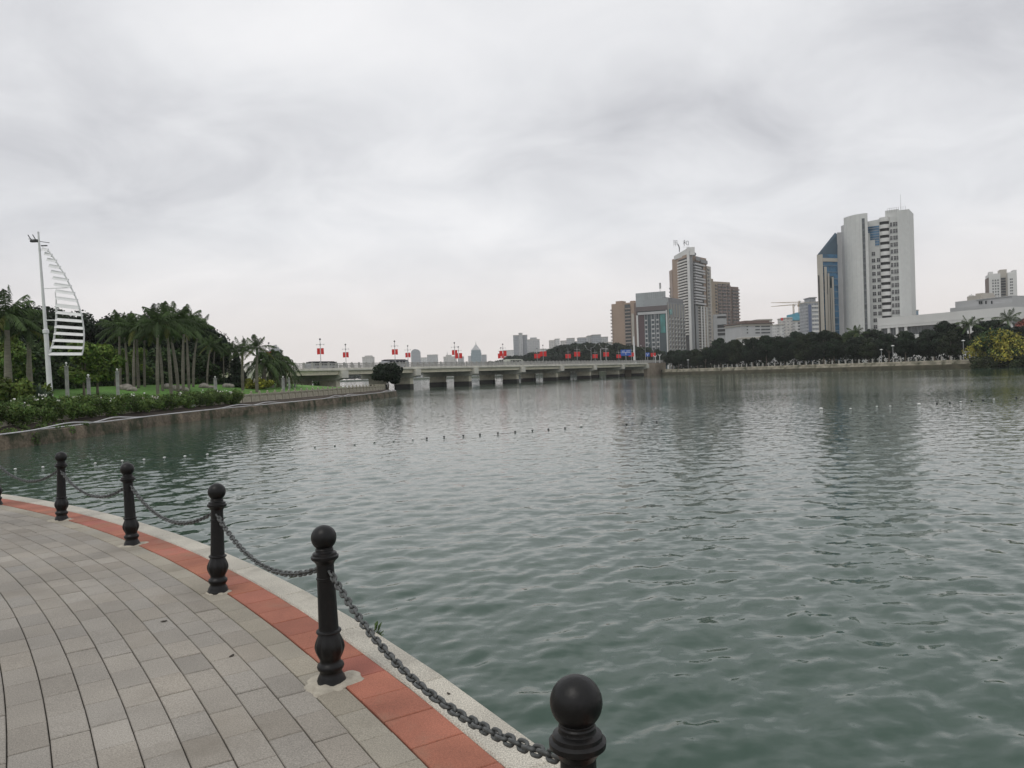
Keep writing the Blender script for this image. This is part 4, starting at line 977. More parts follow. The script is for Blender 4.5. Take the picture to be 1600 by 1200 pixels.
p = D(991.5, 566, 284); m = MB(); m.tube([(0, 0, 0), (0, 0, 3), (0, 0, 10.2)], [0.46, 0.40, 0.20], 12); r = empty('monument_mast', (p.x, p.y, 3.8)); m.build('shaft', WHITEP, r, smooth=True); m = MB(); m.box(-0.7, 0.7, -0.7, 0.7, -0.1, 0.5); m.build('plinth', WHITEP, r)
tag(r, 'thick tapering white mast beside the blue road sign', 'mast')
for k, (x, y0) in enumerate(((1024, 556), (1031, 554))):
    p = D(x, 566, 292); m = MB(); hh = D(x, y0, 292).z - 3.8; r = empty('short_lamp', (p.x, p.y, 3.8)); m.tube([(0, 0, 0), (0, 0, hh)], 0.12, 8); m.build('pole', WHITEP, r); m = MB()
    for s in (-1, 1): m.tube([(0, 0, hh - 0.5), (s * 0.5, 0, hh - 0.1), (s * 0.6, 0, hh + 0.3)], 0.09, 6)
    m.build('twin_heads', LAMPW, r); tag(r, ['low white twin-headed lamp on the bridge end, left one', 'low white twin-headed lamp on the bridge end, right one'][k], 'lamp', 'white twin lamps at the bridge end')
# vehicles on the deck (roofs show above the railing)
def bus(name, L, H, s, y, paint, lab, roofm=None):
    r = empty(name, bridge_pt(s, y, 3.73), bphi); W_ = 2.3
    m = MB(); pf = [(0, 0.35), (L, 0.35), (L, H * 0.62), (L - 0.15, H - 0.42), (L - 0.5, H - 0.3), (0.5, H - 0.3), (0.12, H - 0.42), (0, H * 0.6)]
    vs = [(x, 0, z) for x, z in pf] + [(x, W_, z) for x, z in pf]; n = len(pf)
    m.add(vs, [tuple(range(n)), tuple(range(2 * n - 1, n - 1, -1))] + [((i + 1) % n, i, n + i, n + (i + 1) % n) for i in range(n)]); m.build('body', paint, r)
    m = MB(); m.box(0.3, L - 0.3, 0.1, W_ - 0.1, H - 0.299, H - 0.08); m.box(0.8, L - 0.9, 0.3, W_ - 0.3, H - 0.079, H + 0.03); m.build('roof', roofm or paint, r)
    sw = MB(); sw.box(0, 1.05, -0.012, 0.0, H * 0.55, H * 0.85); swm = sw.mesh('side_window', GLASSD); k = 0.8
    while k < L - 1.6: link('side_window', swm, r, (k, 0, 0)); link('side_window', swm, r, (k, W_ + 0.012, 0)); k += 1.2
    wm_ = MB()
    for y_ in (-0.02, W_ - 0.22):
        pts = [(0.38 * math.cos(2 * math.pi * i / 16), 0.38 * math.sin(2 * math.pi * i / 16)) for i in range(16)]
        wm_.add([(px, y_, pz) for px, pz in pts] + [(px, y_ + 0.24, pz) for px, pz in pts], [tuple(range(16)), tuple(range(31, 15, -1))] + [((i + 1) % 16, i, 16 + i, 16 + (i + 1) % 16) for i in range(16)])
    wme = wm_.mesh('wheels', mat('tyre_rubber', (0.015, 0.015, 0.015), 0.9))
    for x in (L * 0.2, L * 0.8): link('wheel', wme, r, (x, 0, 0.38))
    return tag(r, lab, 'bus', 'buses crossing the bridge')
SILV = mat('silver_paint', (0.35, 0.36, 0.38), 0.35, metal=0.3); DPNT = mat('dark_paint', (0.02, 0.02, 0.025), 0.3)
bus('bus', 7.5, 1.9, -0.93 * SPAN - 1, 9.0, SILV, 'low silver bus with black roof left of the round tree', DPNT)
bus('bus', 8.0, 2.35, 0.16 * SPAN, 11.5, SILV, 'bus with black roof partly hidden behind the round tree', DPNT)
bus('bus', 8.0, 2.1, 2.15 * SPAN, 6.0, mat('pale_paint', (0.5, 0.52, 0.45), 0.4), 'pale green-white bus roof beyond the middle of the bridge')
# no wall or sheds stand under the left bridge end

# ------------------------------------------------------------------ trees of the far shore
k = 0
for row, (off, stepm, h0, h1) in enumerate(((5.5, 6.2, 7.4, 8.8), (12, 7.5, 7.8, 9.2), (22, 9.0, 8.2, 9.6))):
    for p in resample([q + n * off for q, n in zip(SHR, SHN)], stepm):
        if p.y < 150: break
        j = random.uniform(-1.5, 1.5); h = random.uniform(h0, h1)
        if p.y > 278: h *= 0.92
        elif p.y > 232: h *= 1.28
        s = h / 9.9
        put_tree(BROAD[k % 4], (p.x + j, p.y + random.uniform(-1.2, 1.2), GZR - 0.1), (s * random.uniform(0.95, 1.15), s * random.uniform(0.95, 1.15), s), random.uniform(0, 6.28),
                 ['dark green tree in the front row behind the white walkway posts', 'dark green tree in the middle of the belt on the far shore', 'dark green tree in the rear of the belt below the towers'][row], 'tree', 'dark trees along the far shore'); k += 1
# low hedge between the trunks so the belt reads closed at its foot
g = np.random.default_rng(120); bl = []
for q, n in zip(SHR, SHN):
    for o in (6.5, 10): 
        c = q + n * (o + g.uniform(-1, 1)); bl.append((c.x, c.y, GZR + 0.9, 1.3, 1.3, g.uniform(0.9, 1.6)))
V, F, T = blobs_leaves(g, bl, 11000, 0.35); tag(link('understorey', np_mesh('understorey', V, F, LEAF_D, tint=T)), 'dark undergrowth filling the foot of the far tree belt', 'undergrowth', kind='stuff')
# royal palms standing in and above the belt
def far_palm(x, yb, yt, Y, var, lab, k):
    b = D(x, yb, Y); zt = D(x, yt, Y).z; s = (zt - GZR) / (6.2 + 2.2); put_palm(PV[var], (b.x, b.y, GZR), s, k * 1.7, lab, 'palms on the far shore')
for k, (x, yt, Y, lab) in enumerate([(1517, 487, 200, 'tall pale-trunked royal palm before the colonnaded hall'), (1340, 503, 236, 'palm crown rising above the belt below the curved white tower'), (1304, 512, 240, 'palm crown left of the tallest one below the white tower'), (1322, 515, 238, 'low palm crown between two others below the white tower'), (1578, 476, 205, 'palm behind the pink-flowering tree at the right edge')]):
    far_palm(x, 563, yt, Y, k % 3, lab, k)
for k in range(26):
    x = 470 + k * 12; Y = 1010 - (x - 470) * 0.95 + random.uniform(-20, 20); b = D(x, 590, Y)
    put_tree(BROAD[k % 4], (b.x, b.y, 0.2), (1.9, 1.9, random.uniform(0.8, 1.15)), k * 1.1, 'hazy tree on the distant low shore seen under the bridge', 'tree', 'trees on the distant low shore')
# yellow-flowering tree, pink tree and shrub bank at the right edge
YT = tree_variant(131, 7.2, 12.5, 4600, 0.30, LEAF_Y, 30, 0.26, 0.8, 0.4, True); b = D(1573, 575, 176)
YG = tree_variant(132, 6.9, 12.0, 5200, 0.30, LEAF_M, 26, 0.2, 0.8, 0.4, True)
r = put_tree(YT, (b.x, b.y + 4, GZR - 0.2), (1.0, 1.0, 1.12), 0.4, 'rounded tree covered in yellow blossom at the right edge of the lake', 'tree', None, 'flowering_tree')
link('leaves', YG[1], r)
PT = tree_variant(133, 9.0, 8, 6500, 0.32, LEAF_R, 24, 0.3); PG = tree_variant(134, 8.6, 8, 4500, 0.32, LEAF_M, 24, 0.25); b = D(1598, 560, 196)
r = put_tree(PT, (b.x + 2, b.y, GZR - 0.2), 1.22, 0, 'dull pink-flowering tree behind the yellow one at the right edge', 'tree', None, 'flowering_tree'); link('leaves', PG[1], r)
for k, (x, Y, s, lab) in enumerate([(1480, 204, 1.08, 'tall rounded tree left of the pale-trunked palm'), (1540, 200, 1.0, 'dark tree between the palm and the yellow-flowering tree'), (1555, 206, 1.15, 'tall dark tree rising behind the yellow-flowering tree')]):
    b = D(x, 562, Y); put_tree(BROAD[k], (b.x, b.y, GZR), s, k, lab)
g = np.random.default_rng(140); bl = []
for k in range(60):
    b = D(g.uniform(1523, 1640), 575, 176 + g.uniform(-3, 6)); bl.append((b.x, b.y, -0.4 + g.uniform(-0.5, 1.5), 1.2, 1.2, 0.9))
V, F, T = blobs_leaves(g, bl, 9000, 0.26); r = link('shore_shrubs', np_mesh('shore_shrubs', V, F, LEAF_B, tint=T)); tag(r, 'dense brown-green shrubs overhanging the water under the yellow tree', 'shrubs', kind='stuff')
# tree-covered far bank behind the bridge
HLL = [(768, 562), (790, 556), (812, 552), (835, 549), (856, 545), (872, 540), (890, 536), (905, 535), (922, 534), (938, 533), (952, 533), (968, 535), (985, 538), (1002, 540), (1018, 543), (1034, 545)]
for k in range(46):
    t = k / 45 * (len(HLL) - 1); i = min(int(t), len(HLL) - 2); fr = t - i; x = HLL[i][0] * (1 - fr) + HLL[i + 1][0] * fr; yt = HLL[i][1] * (1 - fr) + HLL[i + 1][1] * fr
    Y = 640 - 260 * (x - 768) / 270 + random.uniform(-15, 30); yt += random.uniform(0, 7) if k % 2 else random.uniform(-1, 2)
    b = D(x, 570, Y); zt = D(x, yt, Y).z; s = max(0.35, (zt - 0.4) / 9.9)
    put_tree(BROAD[k % 4], (b.x, b.y, 0.2), (max(s, 0.9) * 1.25, max(s, 0.9) * 1.25, s), k * 1.3, 'dark tree on the wooded far bank behind the bridge lamps', 'tree', 'trees on the wooded far bank')

# ------------------------------------------------------------------ towers on the far shore
class Wall:
    """a facade line from photo column xl at distance Yl to xr at Yr; local x runs along it, y away, z up from the ground"""
    def __init__(s, name, xl, Yl, xr, Yr, label, cat='building', group=None, yref=560, zg=GZR):
        a, b = D(xl, yref, Yl), D(xr, yref, Yr); s.a = Vector((a.x, a.y, 0)); s.d = Vector((b.x - a.x, b.y - a.y, 0)); s.w = s.d.length; s.zg = zg
        s.phi = math.atan2(s.d.y, s.d.x); s.root = empty(name, (a.x, a.y, zg), s.phi); s.d.normalize(); tag(s.root, label, cat, group)
    def u(s, x, y=540):            # local x of the wall point seen at photo column x (row y)
        q = ray(x, y); det = q.x * s.d.y - q.y * s.d.x; t = (s.a.x * s.d.y - s.a.y * s.d.x) / det; p = Vector((q.x * t, q.y * t, 0)); return (p - s.a).dot(s.d)
    def z(s, x, y):                # local height seen at photo pixel x, y on the wall
        q = ray(x, y); det = q.x * s.d.y - q.y * s.d.x; t = (s.a.x * s.d.y - s.a.y * s.d.x) / det; return EYE + q.z * t - s.zg
    def part(s, name, mb, m, smooth=False): return mb.build(name, m, s.root, smooth=smooth)
WH = mat('white_tile_wall', (0.56, 0.57, 0.555), 0.6, (0.05, 0.05, 4), (0.6, 0.05, 4)); WH2 = mat('white_wall', (0.62, 0.62, 0.605), 0.65, (0.08, 0.08, 5))
WH3 = mat('grey_white_wall', (0.43, 0.435, 0.44), 0.65, (0.1, 0.1, 5))
CREAM = mat('cream_wall', (0.40, 0.375, 0.33), 0.7, (0.08, 0.08, 5)); BRN = mat('brown_tile_wall', (0.32, 0.235, 0.18), 0.75, (0.06, 0.1, 5)); BRND = mat('dark_brown_wall', (0.15, 0.105, 0.09), 0.75, (0.1, 0.15, 5))
GRY = mat('grey_wall', (0.22, 0.225, 0.23), 0.7, (0.1, 0.12, 5)); SLATE = mat('slate_panel', (0.055, 0.075, 0.085), 0.4, (0.1, 0.15, 4)); MAROON = mat('maroon_panel', (0.085, 0.05, 0.055), 0.5, (0.1, 0.15, 4))
TEAL = mat('teal_glass', (0.05, 0.20, 0.19), 0.2, (0.2, 0.3)); ROOFG = mat('roof_glass_screen', (0.30, 0.33, 0.34), 0.3, (0.4, 0.1)); SLOT = mat('dark_opening', (0.02, 0.02, 0.022), 0.6)

# --- white lakeside tower, right block
T1 = Wall('white_tower', 1360, 362, 1410, 354, 'tall white office tower with curved slab, blue glass side and stacked dark balconies', 'tower')
zt0 = T1.z(1362, 345); zt1 = T1.z(1390, 335); zt2 = T1.z(1416, 326); uA, uB, uC, uD = T1.u(1360), T1.u(1379), T1.u(1395), T1.u(1409); uE = T1.u(1425)
m = MB(); m.prism([(uA, 0.6), (uD, 0.0), (uD, 16), (uA, 16)], 0, zt1, 0, [zt0, zt1 - 1, zt1 - 1, zt0]); T1.part('main_block', m, WH)
m = MB(); n = 12; poly = [(uD + (uE - uD) * (i / n), -1.2 - 1.6 * math.cos(math.pi * (i / n) * 0.9) * (1 - i / n) + 3.2 * (i / n) ** 2) for i in range(n + 1)] + [(uE, 16.5), (uD - 0.01, 16.5)]
m.prism(poly, 0, zt2, 0, [zt2 - 0.9 + 0.9 * min(1, i / n) for i in range(n + 1)] + [zt2, zt2]); T1.part('end_wing', m, WH, True)
m = MB(); m.prism([(T1.u(1388), 1.2), (uD - 0.02, 1.2), (uD - 0.02, 14), (T1.u(1388), 14)], zt1 - 1.2, zt1 + 2.2); m.prism([(T1.u(1392), 1.6), (uD - 0.03, 1.6), (uD - 0.03, 13), (T1.u(1392), 13)], zt1 + 2.2, zt2 - 0.6); T1.part('roof_storey', m, WH)
m = MB()
for i in range(9): m.tube([(T1.u(1392 + 3.6 * i), 0.4 if i < 5 else -0.6, zt2 - 0.7), (T1.u(1392 + 3.6 * i), 0.4 if i < 5 else -0.6, zt2 + 1.3)], 0.07, 5)
m.tube([(T1.u(1392), 0.4, zt2 + 1.25), (T1.u(1408), 0.4, zt2 + 1.25)], 0.06, 5); T1.part('roof_railing', m, POLE)
m = MB(); m.tube([(T1.u(1411), 5, zt2 - 0.5), (T1.u(1411), 5, zt2 + 8)], [0.12, 0.05], 6); T1.part('antenna', m, POLE)
# balcony bay: a half-round stack, 16 balconies
cxb, rb = (uB + uC) / 2, (uC - uB) / 2
pitch = (T1.z(1385, 350) - T1.z(1385, 488)) / 13.12
zb0 = T1.z(1385, 351) ; bayp = [(cxb - rb * math.cos(math.pi * i / 14), -0.9 * math.sin(math.pi * i / 14) * rb * 0.75) for i in range(15)]
m = MB(); zz = zb0 + 1.5; m.prism(bayp + [(uC, 0.35), (uB, 0.6)], zz, zt1 - 1.1); T1.part('bay_top', m, WH2, True)
inp = [(cxb + (p[0] - cxb) * 0.9, p[1] * 0.5) for p in bayp]
m = MB(); m.prism(inp + [(uC - 0.3, 0.3), (uB + 0.3, 0.5)], 1, zb0 + 1.5); T1.part('bay_recess', m, SLOT)
bm_ = MB(); bm_.prism(bayp + [(uC, 0.3), (uB, 0.5)], 0, pitch * 0.56); bme = bm_.mesh('balcony', WH2, smooth=True)
for i in range(17):
    z0 = zb0 - pitch * (i + 1) + 1.45
    if z0 < -2: break
    link('balcony', bme, T1.root, (0, 0, z0))
# windows left (two columns) and right (three columns)
def window_mesh(wd, h, gm):
    mm = MB(); mm.box(-0.05, 0.05, -0.08, 0.05, 0, h); mm.box(-wd / 2, -0.051, -0.08, 0.05, h * 0.62, h * 0.62 + 0.08); mm.box(0.051, wd / 2, -0.08, 0.05, h * 0.62, h * 0.62 + 0.08)
    mm.box(-wd / 2 - 0.12, wd / 2 + 0.12, -0.16, 0.05, -0.14, -0.002); p = MB(); p.box(-wd / 2, wd / 2, -0.05, 0.04, 0, h); return mm.mesh('window', WH3), p.mesh('pane', gm)
w1 = window_mesh(1.5, 1.75, GLASSD); w2 = window_mesh(0.95, 1.9, GLASSD)
def yfront(u): return 0.6 + (0.0 - 0.6) * (u - uA) / (uD - uA)
for i in range(16):
    zc = zb0 - pitch * i - 1.2
    for q, (x, wmsh) in enumerate(((1368.5, w1), (1376.3, w1), (1397.5, w2), (1402.3, w2), (1406.5, w2))):
        if q == 0 and i < 4: continue
        if q == 1 and i < 5: continue
        if zc < 1: continue
        u = T1.u(x); wo_ = link('window', wmsh[0], T1.root, (u, yfront(u), zc)); link('pane', wmsh[1], wo_)
# blue stepped curtain glass
m = MB()
for ua, ub, ya, yb in ((1360.6, 1378.6, 352.5, 362), (1364, 1378.6, 362, 374), (1371.5, 1378.6, 374, 384)):
    z0, z1 = T1.z(1370, yb), T1.z(1370, ya) ; u0, u1 = T1.u(ua), T1.u(ub); m.prism([(u0, yfront(u0) - 0.1), (u1, yfront(u1) - 0.1), (u1, 1.2), (u0, 1.2)], z0 + 0.01, z1)
T1.part('curtain_glass', m, GLASSB)
m = MB(); 
for k in range(8): z = T1.z(1370, 384) + k * (T1.z(1370, 352) - T1.z(1370, 384)) / 8; m.box(T1.u(1371.5 if k < 3 else (1364 if k < 5.5 else 1360.6)), T1.u(1378.6), 0.18, 0.3, z, z + 0.12)
T1.part('glass_mullions', m, WH3)
m = MB(); m.tube([(T1.u(1380.2), -0.1, 2), (T1.u(1380.2), -0.1, zb0 - 9 * pitch)], 0.12, 6); T1.part('drain_pipe', m, GRY)
# curved slab
Yc = 366.0
def TP(x, Y): p = D(x, 545, Y); v = Vector((p.x, p.y, 0)) - T1.a; return v.dot(T1.d), v.dot(Vector((-T1.d.y, T1.d.x, 0)))
arcx = [(1319.5, 371), (1324, 367.8), (1330, 364.6), (1337, 361.8), (1344, 359.8), (1351, 358.4), (1356, 357.8), (1361.3, 357.6)]
poly = [TP(x, Y) for x, Y in arcx] ; bk = [TP(1361.3, 385), TP(1319.5, 388)]
zs = EYE + ray(1357, 333).z * 357.8 / ray(1357, 333).y - GZR
m = MB(); m.prism(poly[1:] + [TP(1361.3, 384), TP(1324, 386)], 0, zs); 
T1.part('curved_slab', m, WH, True)
m = MB(); zz = T1.zg; zstep = EYE + ray(1321, 352).z * 369 / ray(1321, 352).y - GZR; m.prism([poly[0], (poly[1][0] - 0.02, poly[1][1] + 0.02), TP(1323.9, 385.5), TP(1319.5, 387)], 0, zstep)
zst2 = EYE + ray(1315, 363).z * 371 / ray(1315, 363).y - GZR; m.prism([TP(1312.8, 370.8), TP(1319.4, 370.9), TP(1319.4, 386), TP(1312.8, 387)], 0, zst2); T1.part('stepped_flank', m, WH3)
# dark vertical window strip on the slab with floor spandrels
def on_slab(x):
    for (xa, Ya), (xb, Yb) in zip(arcx[:-1], arcx[1:]):
        if xa <= x <= xb: f_ = (x - xa) / (xb - xa); pa, pb = TP(xa, Ya), TP(xb, Yb); return pa[0] * (1 - f_) + pb[0] * f_, pa[1] * (1 - f_) + pb[1] * f_
pa, pb = on_slab(1352.4), on_slab(1356.8); ztop = EYE + ray(1354, 341).z * 358 / ray(1354, 341).y - GZR
m = MB(); m.prism([(pa[0], pa[1] - 0.12), (pb[0], pb[1] - 0.12), (pb[0], pb[1] + 0.3), (pa[0], pa[1] + 0.3)], 1, ztop); T1.part('window_strip', m, GLASSG)
m = MB(); z = 2.0; k = 0
while z < ztop: m.prism([(pa[0], pa[1] - 0.2), (pb[0], pb[1] - 0.2), (pb[0], pb[1] - 0.1), (pa[0], pa[1] - 0.1)], z, z + (0.9 if k % 3 else 0.5)); z += pitch; k += 1
T1.part('spandrels', m, mat('spandrel_panel', (0.10, 0.11, 0.12), 0.5))
for x in (1328, 1335, 1342, 1348.5):  # shallow vertical joints of the cladding
    p0 = on_slab(x); m = MB(); m.box(p0[0] - 0.05, p0[0] + 0.05, p0[1] - 0.03, p0[1] + 0.2, 0.5, zs - 0.5); T1.part('cladding_joint', m, WH3)
# left wing: pale pier, blue glass, stepped fins and slanted glass roof
def zat(x, y, Y): q = ray(x, y); return EYE + q.z * Y / q.y - GZR
zl = zat(1285, 397.5, 366); m = MB(); m.prism([TP(1280.5, 367), TP(1289.5, 365.5), TP(1290.5, 384), TP(1281.5, 386)], 0, zl); T1.part('corner_pier', m, CREAM)
m = MB(); a_, b_ = TP(1281.6, 366.6), TP(1283.3, 366.3); m.prism([(a_[0], a_[1] - 0.15), (b_[0], b_[1] - 0.15), (b_[0], b_[1] + 0.5), (a_[0], a_[1] + 0.5)], 2, zat(1282, 430, 366)); T1.part('dark_slot', m, SLOT)
zgs = zat(1300, 397, 367); m = MB(); m.prism([TP(1289.6, 366.2), TP(1312.7, 369.3), TP(1312.7, 385), TP(1290.6, 383)], 0, zgs); T1.part('blue_glass_wing', m, GLASSB)
z = 3.0; m = MB()
while z < zgs - 1: 
    p0, p1 = TP(1289.7, 365.95), TP(1312.6, 369.05); m.prism([p0, p1, (p1[0], p1[1] + 0.3), (p0[0], p0[1] + 0.3)], z, z + 0.5); z += pitch
T1.part('floor_bands', m, mat('blue_spandrel', (0.10, 0.17, 0.24), 0.4))
m = MB(); p0, p1 = TP(1289.7, 365.5), TP(1312.6, 368.7); m.prism([p0, p1, (p1[0], p1[1] + 0.5), (p0[0], p0[1] + 0.5)], zgs - 3.6, zgs - 1.9); T1.part('white_band', m, CREAM)
za = zat(1310, 362, 370); q0, q1, q2, q3 = TP(1281.5, 366.5), TP(1312.7, 370), TP(1312.7, 384), TP(1282.5, 385); ap = TP(1310, 372)
m = MB(); m.add([(q0[0], q0[1], zl + 0.02), (q1[0], q1[1], zgs + 0.02), (q2[0], q2[1], zgs), (q3[0], q3[1], zl), (ap[0], ap[1], za), (q1[0], q1[1] + 2, za - 1.2)], [(0, 1, 5, 4), (1, 2, 5), (2, 3, 4, 5), (3, 0, 4), (3, 2, 1, 0)])
T1.part('slanted_glass_roof', m, mat('roof_slate_glass', (0.055, 0.09, 0.125), 0.25, (0.15, 0.2), spec=0.6))
m = MB()
for k, (xa, xb, yt) in enumerate(((1291.5, 1295.2, 417), (1296.5, 1299.0, 427), (1300.2, 1302.4, 450), (1303, 1305.6, 433), (1293.5, 1298, 460))):
    p0, p1 = TP(xa, 365.4 + 0.1 * k), TP(xb, 365.9 + 0.1 * k); m.prism([p0, p1, (p1[0], p1[1] + 0.4), (p0[0], p0[1] + 0.4)], 0, zat(xa, yt, 366)); 
m2 = MB(); p0, p1 = TP(1291.2, 365.7), TP(1305.6, 367.2); m2.prism([p0, p1, (p1[0], p1[1] + 0.3), (p0[0], p0[1] + 0.3)], 0, zat(1298, 431, 366)); T1.part('fin_recess', m2, SLATE)
T1.part('stepped_fins', m, CREAM)

# --- 'he' tower with sign characters on its roof
T2 = Wall('apartment_tower', 1052, 640, 1077, 612, 'tall beige and white apartment tower with rooftop sign characters and stacked balconies', 'tower')
T2b = Wall('wall_helper', 1080, 612, 1107, 640, 'x', 'x'); bpy.data.objects.remove(T2b.root)
def loc2(px): v = px - T2.a; n = Vector((-T2.d.y, T2.d.x, 0)); return v.dot(T2.d), v.dot(n)
def P2(x, Y): p = D(x, 500, Y); return loc2(Vector((p.x, p.y, 0)))
zt = T2.z(1064, 400); m = MB(); c0, c1, c2 = P2(1053, 639), P2(1077, 612), P2(1106.5, 640); c3 = P2(1080, 668)
m.prism([c0, c1, c2, c3], 0, zt); T2.part('main_block', m, BRN)
m = MB(); e0, e1, e2 = P2(1076.2, 609.5), P2(1080.3, 609.5), P2(1084.8, 614); m.prism([e0, e1, P2(1081.5, 622), P2(1076.5, 618)], 0, T2.z(1078, 385)); T2.part('corner_pier', m, WH2)
m = MB(); m.prism([(e1[0] + 0.01, e1[1]), e2, P2(1085.5, 622), P2(1081.5, 622.1)], 0, T2.z(1082, 389)); T2.part('grey_pier', m, GRY)
m = MB(); m.prism([P2(1048, 648), (c0[0] - 0.02, c0[1] - 0.5), (c0[0] - 0.02, c0[1] + 10), P2(1049, 660)], 0, T2.z(1050, 421)); T2.part('left_wing', m, mat('pinkish_wall', (0.34, 0.27, 0.23), 0.75, (0.1, 0.1, 5)))
m = MB()
for k in range(20): z = 8 + 3.15 * k; p0 = P2(1047.4, 647); m.box(p0[0], p0[0] + 2.2, p0[1] - 0.3, p0[1] + 2, z, z + 1.2)
T2.part('side_balconies', m, GRY)
m = MB(); m.prism([P2(1098.5, 628), P2(1108.5, 640), P2(1100, 655), P2(1090, 650)], zt - 2, T2.z(1104, 396)); T2.part('roof_block', m, GRY)
m = MB(); m.prism([P2(1106.6, 637.5), P2(1113.2, 644), P2(1108, 660), P2(1100, 655)], 0, T2.z(1109, 398)); T2.part('pale_flank', m, CREAM)
# slanted parapet over the left face
pa0, pa1 = P2(1056, 634), P2(1080, 610); m = MB(); m.prism([pa0, pa1, (pa1[0] + 2, pa1[1] + 4), (pa0[0] + 2, pa0[1] + 4)], zt - 1, 0, 0, [T2.z(1056, 399), T2.z(1080, 384), T2.z(1080, 384), T2.z(1056, 399)]); T2.part('slanted_parapet', m, WH2)
# balconies: left face
fa, fb = P2(1063, 627.5), P2(1076.3, 612.2); dv = Vector((fb[0] - fa[0], fb[1] - fa[1])).normalized(); nv = Vector((dv.y, -dv.x))
def strip(m, A, B, z0, z1, d0, d1):
    dv = (Vector(B) - Vector(A)).normalized(); nv = Vector((dv.y, -dv.x)); A, B = Vector(A), Vector(B); m.prism([A + nv * d1, B + nv * d1, B + nv * d0, A + nv * d0], z0, z1)
m = MB(); strip(m, fa, fb, 4, zt - 2.5, 0.02, 0.12); T2.part('balcony_recess', m, SLOT)
NB = 29; z0b = T2.z(1070, 524); dzb = (T2.z(1070, 404) - z0b) / 27
bmL = MB(); strip(bmL, fa, fb, 0, dzb * 0.52, 0.13, 1.4); bml = bmL.mesh('balcony', mat('balcony_front', (0.62, 0.60, 0.57), 0.7, (0.3, 0.1)))
for k in range(27): link('balcony', bml, T2.root, (0, 0, z0b + dzb * k))
# right face: alternating long and short slabs above, white columns below
ga, gb, gs = P2(1085.6, 617.5), P2(1101, 634), P2(1096, 628.5); zmid = T2.z(1092, 471)
m = MB(); strip(m, ga, gb, 4, T2.z(1092, 400), 0.02, 0.12); T2.part('balcony_recess', m, SLOT)
b1 = MB(); strip(b1, ga, gb, 0, 1.35, 0.13, 2.0); b1m = b1.mesh('balcony', mat('grey_balcony', (0.46, 0.455, 0.46), 0.7)); b2 = MB(); strip(b2, ga, gs, 0, 1.3, 0.13, 1.5); b2m = b2.mesh('balcony', MATS['grey_balcony'])
z = zmid; k = 0
while z < T2.z(1092, 402): link('balcony', b1m if k % 3 != 1 else b2m, T2.root, (0, 0, z)); z += dzb; k += 1
for xa, xb, Ya in ((1085.8, 1089.8, 618), (1094.2, 1095.8, 626), (1098.4, 1100, 630.5), (1103, 1105, 637)):
    m = MB(); a_, b_ = P2(xa, Ya), P2(xb, Ya + (xb - xa) * 1.05); strip(m, a_, b_, 0, zmid - 1, 0.4, 0.9); T2.part('facade_column', m, WH2 if xa > 1090 else GRY)
m = MB(); z = 4.0
while z < zmid - 2: strip(m, P2(1090, 622), P2(1103.5, 636.8), z, z + 1.0, 0.13, 0.38); z += dzb
T2.part('floor_bands', m, CREAM)
m = MB(); z = 4.0; p0, p1 = P2(1107.8, 638.6), P2(1112, 642.8)
while z < T2.z(1109, 402): strip(m, P2(1108, 638.4), P2(1110.5, 641), z, z + 1.6, 0.05, 0.35); z += dzb * 1.3
T2.part('flank_windows', m, GLASSD)
m = MB(); strip(m, P2(1070, 614), P2(1078, 609), 0, 3.6, 0.0, 9); strip(m, P2(1080, 611), P2(1110, 640), 0, 3.4, 0.0, 3.5); T2.part('podium_canopy', m, CREAM)
# sign characters: strokes built as bars; the first one stands edge-on as a lattice
sg = empty('rooftop_sign', (0, 0, 0)); p = D(1067.5, 384.5, 622); sg.location = p; sg.rotation_euler = (0, 0, R(8)); tag(sg, 'large dark rooftop sign characters on steel frames above the apartment tower', 'sign')
S = 0.52; hm = MB()
def stroke(m, x0, z0, x1, z1, t=0.34): m.tube([(x0 * S, 0, z0 * S), (x1 * S, 0, z1 * S)], t * 0.5, 5)
for s_ in ((1.2, 8.6, 3.4, 9.4), (0.2, 6.6, 4.6, 6.6), (2.4, 0.2, 2.4, 9.1), (2.3, 6.4, 0.2, 3.0), (2.5, 6.4, 4.6, 3.4), (5.6, 1.6, 5.6, 7.8), (8.9, 1.6, 8.9, 7.8), (5.6, 7.7, 8.9, 7.7), (5.6, 1.9, 8.9, 1.9)): stroke(hm, *s_)
hm.build('character', mat('sign_letter', (0.05, 0.05, 0.055), 0.5), sg)
lm = MB(); ox = -15.5
for s_ in ((ox, 0, ox, 9), (ox + 3, 0, ox + 3, 9), (ox + 6, 0.5, ox + 6, 9), (ox, 9, ox + 6, 9), (ox, 6, ox + 6, 6), (ox, 3, ox + 6, 3), (ox, 9, ox + 3, 6), (ox + 6, 9, ox + 3, 6), (ox, 6, ox + 3, 3), (ox + 6, 6, ox + 3, 3)): stroke(lm, *s_, t=0.22)
for s_ in ((1, -2, 1, 9), (8, -2, 8, 9), (-1, -1.6, 10, -1.6)): stroke(lm, *s_, t=0.12)
lm.build('sign_frame', mat('sign_frame_grey', (0.22, 0.22, 0.23), 0.6), sg)
cm = MB(); cm.tube([(-11 * S + q[0], 0, q[1]) for q in ((1.0, 2.2), (1.9, 0.4), (2.4, -1.8), (2.2, -5.0))], [0.2, 0.45, 0.5, 0.25], 8); cm.build('curved_fin', mat('sign_fin', (0.12, 0.12, 0.125), 0.5), sg)
